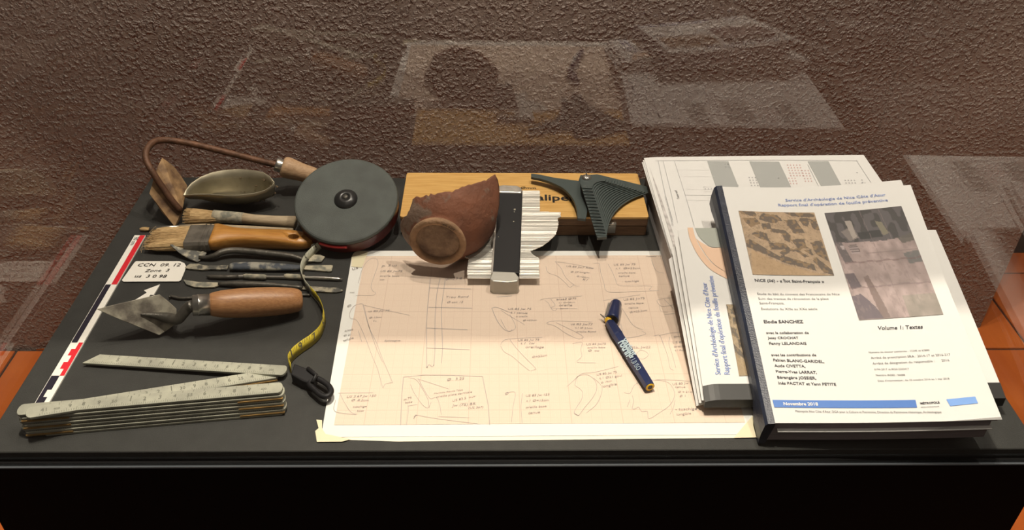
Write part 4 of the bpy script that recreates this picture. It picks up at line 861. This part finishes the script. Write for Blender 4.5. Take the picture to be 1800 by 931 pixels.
def facade(a, b):
    n1 = vnoise(a, b, 14, 5); n2 = vnoise(a, b, 5, 6); n3 = vnoise(a, b, 45, 7)
    top = np.array((.055, .050, .050)); wall = np.array((.36, .28, .27)); img = np.ones(a.shape+(3,))*wall
    img *= (.70+.45*n2*n1+.25*n1)[..., None]
    ya_ = .30+.02*n1; m = b < ya_; img[m] = top
    img = mixc(img, (m & (n1 > .5)).astype(float), (.10, .09, .095), .9)
    for p, c in (([(.13, .20), (.30, .15), (.33, .27), (.20, .30)], (.20, .17, .16)), ([(.22, .10), (.30, .10), (.31, .26), (.25, .28)], (.34, .30, .27)), ([(.60, .12), (.68, .14), (.72, .25), (.64, .27)], (.20, .18, .13)), ([(.33, .22), (.62, .21), (.63, .28), (.34, .29)], (.03, .03, .03)),
                 ([(.0, .30), (.09, .30), (.16, .50), (.05, .50)], (.10, .085, .09)), ([(.06, .335), (.10, .335), (.11, .375), (.07, .375)], (.42, .36, .36)), ([(.16, .34), (.27, .33), (.29, .40), (.18, .41)], (.07, .05, .05)), ([(.0, .60), (.12, .60), (.16, .72), (.03, .74)], (.10, .08, .095)),
                 ([(.80, .30), (1., .27), (1., .34), (.84, .36)], (.10, .09, .08)), ([(.80, .45), (1., .43), (1., .54), (.83, .55)], (.13, .13, .13)), ([(.22, .64), (.28, .62), (.36, .88), (.38, 1), (.28, 1)], (.17, .12, .11)), ([(.0, .80), (.12, .78), (.25, .90), (.30, 1.), (.0, 1.)], (.10, .08, .10))):
        img = mixc(img, inpoly(a, b, p).astype(float), c, .9)
    for k in range(4): img = mixc(img, ((abs(b-(.345+k*.022)) < .006) & (a > .17) & (a < .28)).astype(float), (.36, .30, .30), .8)
    img = mixc(img, ((abs(b-.50-.004*np.sin(a*30)) < .006) & (a > .05)).astype(float), (.15, .09, .09), .6)
    img = mixc(img, ((abs(b-.72-.01*n1) < .006)).astype(float), (.15, .10, .11), .5)
    img = mixc(img, ((abs(b-.42) < .004) & (a > .35)).astype(float), (.18, .14, .14), .6)
    img = mixc(img, (abs(a-.45-.12*b) < .004).astype(float), (.22, .17, .17), .5); img = mixc(img, (abs(a-.7-.1*b) < .004).astype(float), (.24, .18, .18), .4)
    img = mixc(img, ((n3 > .72) & (b > .3)).astype(float), (.22, .17, .17), .35)
    img = mixc(img, np.clip((b-.8)*4, 0, 1)*np.clip((.9-n2), 0, 1), (.17, .14, .13), .5)
    img = mixc(img, ((a > .6) & (b > .82) & (n2 > .3)).astype(float), (.20, .21, .16), .45)
    return img
VC = vcmat('printed_photo')
# ---- pile of A3 plans
pile = thing('plan_pile', 'loose pile of large white printed plan sheets under the reports', 'papers', (.83, .26, 0))
def zpile(v): return float(np.interp(v, [0, .15, .45, 1], [.010, .026, .050, .057]))
bl = P(1240, 707, .010); tl = P(1132, 276, .057); trr = P(1518, 272, .057)
br = bl+(trr-tl)*1.0; br.z = .010
ps = Sheet(bl, br, trr, tl, lambda u, v: zpile(v)-(.010+.047*v))
PILE_LIP = 9
ps.grid('sheet_block', M['paper_edge'], pile, 20, dz=-.0012, bottom=lambda u, v: .0014, u0=.012, u1=.985, v0=.02, v1=.985)
# a few upper sheets that have slid and curl at the left edge
for k in range(3):
    du = -.004*k+.002; c_ = (lambda k: (lambda u, v: zpile(v)-(.010+.047*v)-.0011*k-(.0035+.001*k)*max(0, 1-u/.06)**2*(1-abs(v-.4))))(k)
    s2 = Sheet(bl+Vector((.0015*(k-1), .002*k, 0)), br+Vector((.001*k, .002*k, 0)), trr+Vector((-.002*k, -.0015*k, 0)), tl+Vector((-.0016*k, -.003*k, 0)), c_)
    s2.grid('loose_sheet', M['paper'], pile, 22, th=.0004)
ps = Sheet(bl-Vector((.0015, 0, 0)), br, trr, tl, lambda u, v: zpile(v)-(.010+.047*v)-.0035*max(0, 1-u/.06)**2*(1-abs(v-.4)))
Z5 = lambda l: [(1120+x/4.09, 260+y/4.09) for x, y in l]
mb = MB()
for q in ([(503, 95), (655, 97), (740, 310), (575, 310)], [(805, 97), (1020, 100), (1120, 310), (895, 310)], [(1225, 97), (1375, 97), (1490, 310), (1340, 310)]): ps.patch(mb, Z5(q), 0)
for l in ([(150, 93), (200, 330), (255, 520)], [(187, 98), (245, 330), (290, 540)], [(268, 97), (345, 340), (410, 560)], [(130, 93), (1000, 88), (1585, 93)], [(1575, 90), (1690, 265)], [(345, 340), (560, 342)], [(1225, 120), (1310, 290)]): ps.line(mb, Z5(l), .0006, 1)
for l in ([(310, 205), (560, 205)], [(345, 375), (540, 380)], [(280, 160), (520, 160)], [(350, 298), (540, 300)]): ps.line(mb, Z5(l), .0004, 2)
for l in ([(475, 280), (530, 280), (545, 312), (487, 315), (475, 280)], [(510, 360), (545, 362), (560, 395), (522, 395), (510, 360)]): ps.line(mb, Z5(l), .0004, 2)
for x0, y0, nx, ny, mi in ((1075, 120, 5, 5, 3), (800, 210, 3, 5, 1), (1490, 230, 4, 3, 1), (1180, 160, 3, 5, 3), (625, 115, 2, 2, 1), (485, 292, 3, 1, 1), (1575, 175, 1, 1, 1), (1610, 228, 1, 2, 1), (1085, 215, 3, 3, 3), (1610, 250, 2, 1, 1), (720, 265, 1, 1, 1), (1010, 215, 1, 1, 1)):
    for i in range(nx):
        for j in range(ny):
            x = x0+i*22+j*6; y = y0+j*19
            ps.patch(mb, Z5([(x, y), (x+9, y), (x+11, y+7), (x+2, y+7)]), mi, n=1)
ps.text(mb, 'Texte sud', Z5([(305, 370)])[0], Z5([(285, 308)])[0], mi=4, hs=.9)
ps.text(mb, 'Coupe nord du site, relevé 2017', Z5([(262, 560)])[0], Z5([(210, 350)])[0], mi=1, hs=.8)
mb.build('plan_print', [M['grey_band'], M['plan_line'], M['plan_faint'], M['plan_red'], M['ink']], pile)
# ---- second report, turned sideways
v2 = thing('sideways_report', 'white bound report turned sideways, lower of two, black spine facing front', 'report', (.83, .15, .02))
b_l, b_r = P(1240, 702, .0215), P(1768, 699, .0215); t_r, t_l = P(1645, 404, .072), P(1192, 401, .072)
cv2 = lambda u, v: .001*math.sin(math.pi*v)-.003*max(0, 1-u/.05)**2
s2 = Sheet(b_l, b_r, t_r, t_l, cv2)
PB = lambda u, v: max(zpile(.02+v*.52)+.0012, .0125) if True else 0
blk2 = s2.grid('page_block', M['paper'], v2, 20, dz=-.0007, bottom=lambda u, v: min(max(zpile(.02+v*.50)+.0010, .0118), s2.at(u, v).z-.002), u0=.006, u1=.994, v0=.01, v1=.99, mats=[M['paper'], M['paper_edge']])
cover = s2.grid('front_cover', M['paper'], v2, 24, dz=0, th=.0004, v0=.065)
mb = MB(); n = 60; U = lambda i: i/n
vs = []
for i in range(n+1):
    a = s2.at(U(i), .075, .0009); b = s2.at(U(i), -.002, .0002); c = b.copy(); c.z = .0115; c.y -= .0005; vs += [a, b, c, c+Vector((0, .004, 0)), a-Vector((0, 0, .001))]
mb.add(vs, [(5*i+k, 5*i+(k+1) % 5, 5*(i+1)+(k+1) % 5, 5*(i+1)+k) for i in range(n) for k in range(5)]+[(0, 1, 2, 3, 4), tuple(5*n+k for k in (4, 3, 2, 1, 0))])
mb.build('spine', M['spine_b'], v2)
mb = MB()
s2.text(mb, "Service d'Archéologie de Nice Côte d'Azur", (1267, 659), (1242, 497), mi=0, bold=.012, hs=1.15)
s2.text(mb, "Rapport final d'opération de fouille préventive", (1283, 659), (1253, 485), mi=0, bold=.012, hs=1.15)
mb.build('title_lettering', M['ink_blue'], v2)
mb = MB()
Z6 = lambda x, y: (1170+x/2.823, 390+y/2.821)
def band(pin, pout, mi):
    uvi = [s2.inv(*Z6(*q)) for q in pin]; uvo = [s2.inv(*Z6(*q)) for q in pout]; vs = []
    def rs(uv, m=24):
        pts = smooth_path([Vector((u, v, 0)) for u, v in uv], 8); idx = np.linspace(0, len(pts)-1, m); return [pts[int(i)] for i in idx]
    I, O = rs(uvi), rs(uvo)
    for p, q in zip(I, O): vs += [s2.at(p.x, p.y, .0006), s2.at(q.x, q.y, .0006)]
    mb.add(vs, [(2*i, 2*i+1, 2*i+3, 2*i+2) for i in range(len(I)-1)], mi)
band([(135, 30), (150, 85), (185, 150), (235, 210), (305, 255)], [(108, 30), (122, 90), (160, 165), (220, 235), (310, 287)], 0)
band([(145, 32), (162, 70), (190, 100), (225, 125), (285, 127)], [(285, 32), (285, 50), (285, 80), (285, 110), (285, 126)], 1)
band([(152, 85), (187, 145), (220, 190), (255, 222), (305, 253)], [(185, 108), (225, 128), (262, 129), (300, 129), (330, 129)], 0)
mb.build('cover_drawing', [M['peach'], M['sage']], v2)
picture(s2, 'cover_photo', [Z6(300, 410), Z6(390, 410), Z6(425, 762), Z6(365, 765)], lambda a, b: aerial(a*.3+.2, b)*np.array((.95, 1., .95))*.8, 20, 60, v2, VC)
# white curled loose leaves at its left edge
for k in range(3):
    uo = -.010-.007*k
    s3 = Sheet(s2.c[0]+Vector((uo*.2, .004+.002*k, -.0020*(k+1))), s2.c[0]+Vector((.03, .004, -.003)), s2.c[3]+Vector((.03, -.004, -.006)), s2.c[3]+Vector((uo*.5, -.006-.01*k, -.0045*(k+1))), (lambda k: (lambda u, v: cv2(0, v)-.004*(1-u)**2*k))(k))
    s3.grid('curled_leaf', M['paper'], v2, 14, th=.0004)
# ---- top report
v1 = thing('top_report', 'white bound report on top with two cover photos and navy spine', 'report', (.83, .15, .03))
BL, BR, TR, TL = P(1363, 743, .030), P(1762, 737, .046), P(1584, 316, .120), P(1270, 328, .102)
cv1 = lambda u, v: -.0045*math.sin(math.pi*min(1, max(0, u)))*(.35+.65*v)+.002*math.sin(math.pi*min(1, max(0, v)))*1.
s1 = Sheet(BL, BR, TR, TL, cv1)
def zb1(u, v):
    p = s1.at(u, v); y = p.y
    lo = .0012+.01*v
    if y > .036: lo = .0245+min(1, (y-.045)/(.262-.045))*.0505
    return min(max(lo, p.z-.026+.002*v), p.z-.004)
M['shade_edge'] = mat('shaded_page_edges', (.42, .36, .38), .9, var=.3, vscale=50, stretch=(1, 1, 90), bump=.5, bscale=100)  # page edges coloured darker and purplish for the shade below the cover
s1.grid('page_block', M['paper'], v1, 24, dz=-.0032, bottom=zb1, u0=-.03, u1=.965, v0=.008, v1=.985, mats=[M['paper'], M['shade_edge']])
s1.grid('page_block', M['paper'], v1, 24, dz=-.0010, th=.0018, u0=-.03, u1=.985, v0=.004, v1=.992, mats=[M['paper'], M['shade_edge']])
s1b = Sheet(BL+Vector((0, .003, -.0045)), BR+Vector((-.001, .012, -.0065)), TR+Vector((.0105, -.004, -.004)), TL+Vector((.01, -.004, -.004)), cv1)
s1.grid('inner_leaf', M['paper'], v1, 20, dz=-.0105, th=.0008, u0=.02, u1=.972, v0=-.004, v1=.12)
s1b.grid('inner_leaf', M['paper'], v1, 20, th=.0005, u0=.1)
s1.grid('front_cover', M['paper'], v1, 28, th=.0004, u0=-.03)
# spine: rounded tape wrapping top and left side
ua, ub = -.002, -.046
vs = []; n = 24; RG = 7
for j in range(n+1):
    v = -.004+1.008*j/n; zb_ = zb1(-.06, v)
    a = s1.at(ua, v, .0006); r0 = s1.at(ub+.012, v, .0003); r1 = s1.at(ub, v, -.002)
    bt = P(1250+(1337-1250)*(1-v), 350+(763-350)*(1-v), zb_)
    bt = Vector((r1.x-.002, r1.y, zb_))
    vs += [a, r0, r1, (r1+bt)/2-Vector((.0008, 0, 0)), bt, bt+Vector((.006, 0, 0)), a-Vector((0, 0, .004))]
fs = [(RG*i+k, RG*i+(k+1) % RG, RG*(i+1)+(k+1) % RG, RG*(i+1)+k) for i in range(n) for k in range(RG)]+[tuple(range(RG)), tuple(RG*n+k for k in range(RG-1, -1, -1))]
MB().add(vs, fs).build('spine', M['spine'], v1)
mb = MB()
s1.text(mb, "Service d'Archéologie de Nice Côte d'Azur", (1381, 354.5), (1557, 344.5), bold=.012, hs=.95)
s1.text(mb, "Rapport final d'opération de fouille préventive", (1368, 363), (1561, 354), bold=.012, hs=.95)
mb.build('title_lettering', M['ink_blue'], v1)
picture(s1, 'cover_photo', [(1298, 371), (1431, 374), (1466, 484.5), (1323, 483)], aerial, 130, 110, v1, VC)
picture(s1, 'cover_photo', [(1449, 375), (1584, 362.5), (1658, 553), (1510, 563)], facade, 110, 130, v1, VC)
mb = MB()
s1.text(mb, 'NICE (06) - « Îlot Saint-François »', (1326.5, 495), (1449, 497.5), bold=.02, hs=1)
mb.build('caption_lettering', M['ink'], v1); mb = MB()
s1.text(mb, 'Elodie SANCHEZ', (1342.5, 568), (1412.5, 568), bold=.03, hs=.95)
for t_, a, b in (('avec la collaboration de', (1347, 587), (1422, 587)), ('Jessy CROCHAT', (1350, 596), (1404, 596)), ('Fanny LELANDAIS', (1352, 606), (1418, 606)), ('avec les contributions de', (1356, 626), (1435, 626)), ('Fabien BLANC-GARIDEL,', (1359, 635), (1449, 638)), ('Aude CIVETTA,', (1361.5, 645), (1416, 646)), ('Pierre-Yves LARRAT,', (1363.5, 655), (1436, 657)), ('Bérangère JOSSIER,', (1366, 665.5), (1435, 667)), ('Inès PACTAT et Yann PETITE', (1368, 675.5), (1470, 678))):
    s1.text(mb, t_, a, b, bold=.02, hs=.95)
mb.build('author_lettering', M['ink'], v1); mb = MB()
s1.text(mb, 'Volume 1: Textes', (1543, 580), (1622, 577.5), bold=.02, slant=.25, hs=1.05)
mb.build('volume_lettering', M['ink'], v1)
mb = MB()
for it in (('Étude du bâti du couvent des Franciscains de Nice', (1331, 518.5), (1476, 519)), ('Suivi des travaux de rénovation de la place', (1333, 527), (1457, 527)), ('Saint-François.', (1335, 535), (1379, 535)), ('Évolutions du XIIIe au XXe siècle', (1338, 545), (1437, 545)),
                 None, ('Numéro de dossier patriarche : 12345 et 67890', (1527, 621), (1634, 617)), ('Arrêté de prescription SRA : 2014-17 et 2016-217', (1531, 631), (1671, 625)), ('Arrêté de désignation du responsable :      2016', (1534, 641), (1669, 635)), ('0194-2017 et 8520-2200417', (1537, 651), (1598, 650)), ('Numéro INSEE : 06088', (1539.5, 661), (1591, 660.5)), ("Date d'intervention : du 10 octobre 2016 au 1 mai 2018", (1543, 671), (1669, 667)),
                 None, ('Métropole Nice Côte d\'Azur, DGA pour la Culture et Patrimoine, Direction du Patrimoine Historique, Archéologique', (1398, 724.5), (1655, 726))):
    if it is None: mb.build('grey_lettering', M['ink_grey'], v1); mb = MB(); continue
    t_, a, b = it; s1.text(mb, t_, a, b, bold=.0, hs=1.25 if 'tropole' in t_ else 1)
mb.build('grey_lettering', M['ink_grey'], v1)
mb = MB()
s1.patch(mb, [(1361, 716), (1612, 716.5), (1609, 703), (1357.5, 703)], 0, .0005); s1.patch(mb, [(1670, 714), (1719, 709), (1714, 697), (1663, 702)], 1, .0005)
bar_ = mb.build('blue_bar', [M['bar_blue'], M['bar_pale']], v1)
mb = MB(); s1.text(mb, 'Novembre 2018', (1377, 713), (1438, 713.5), bold=.02, dz=.0009); mb.build('white_lettering', M['white'], bar_)
mb = MB(); s1.text(mb, 'MÉTROPOLE', (1618, 711), (1652, 709), bold=.03); s1.text(mb, 'NICE CÔTE D\'AZUR', (1619, 717), (1651, 715.5)); mb.build('crest_lettering', M['ink'], v1)
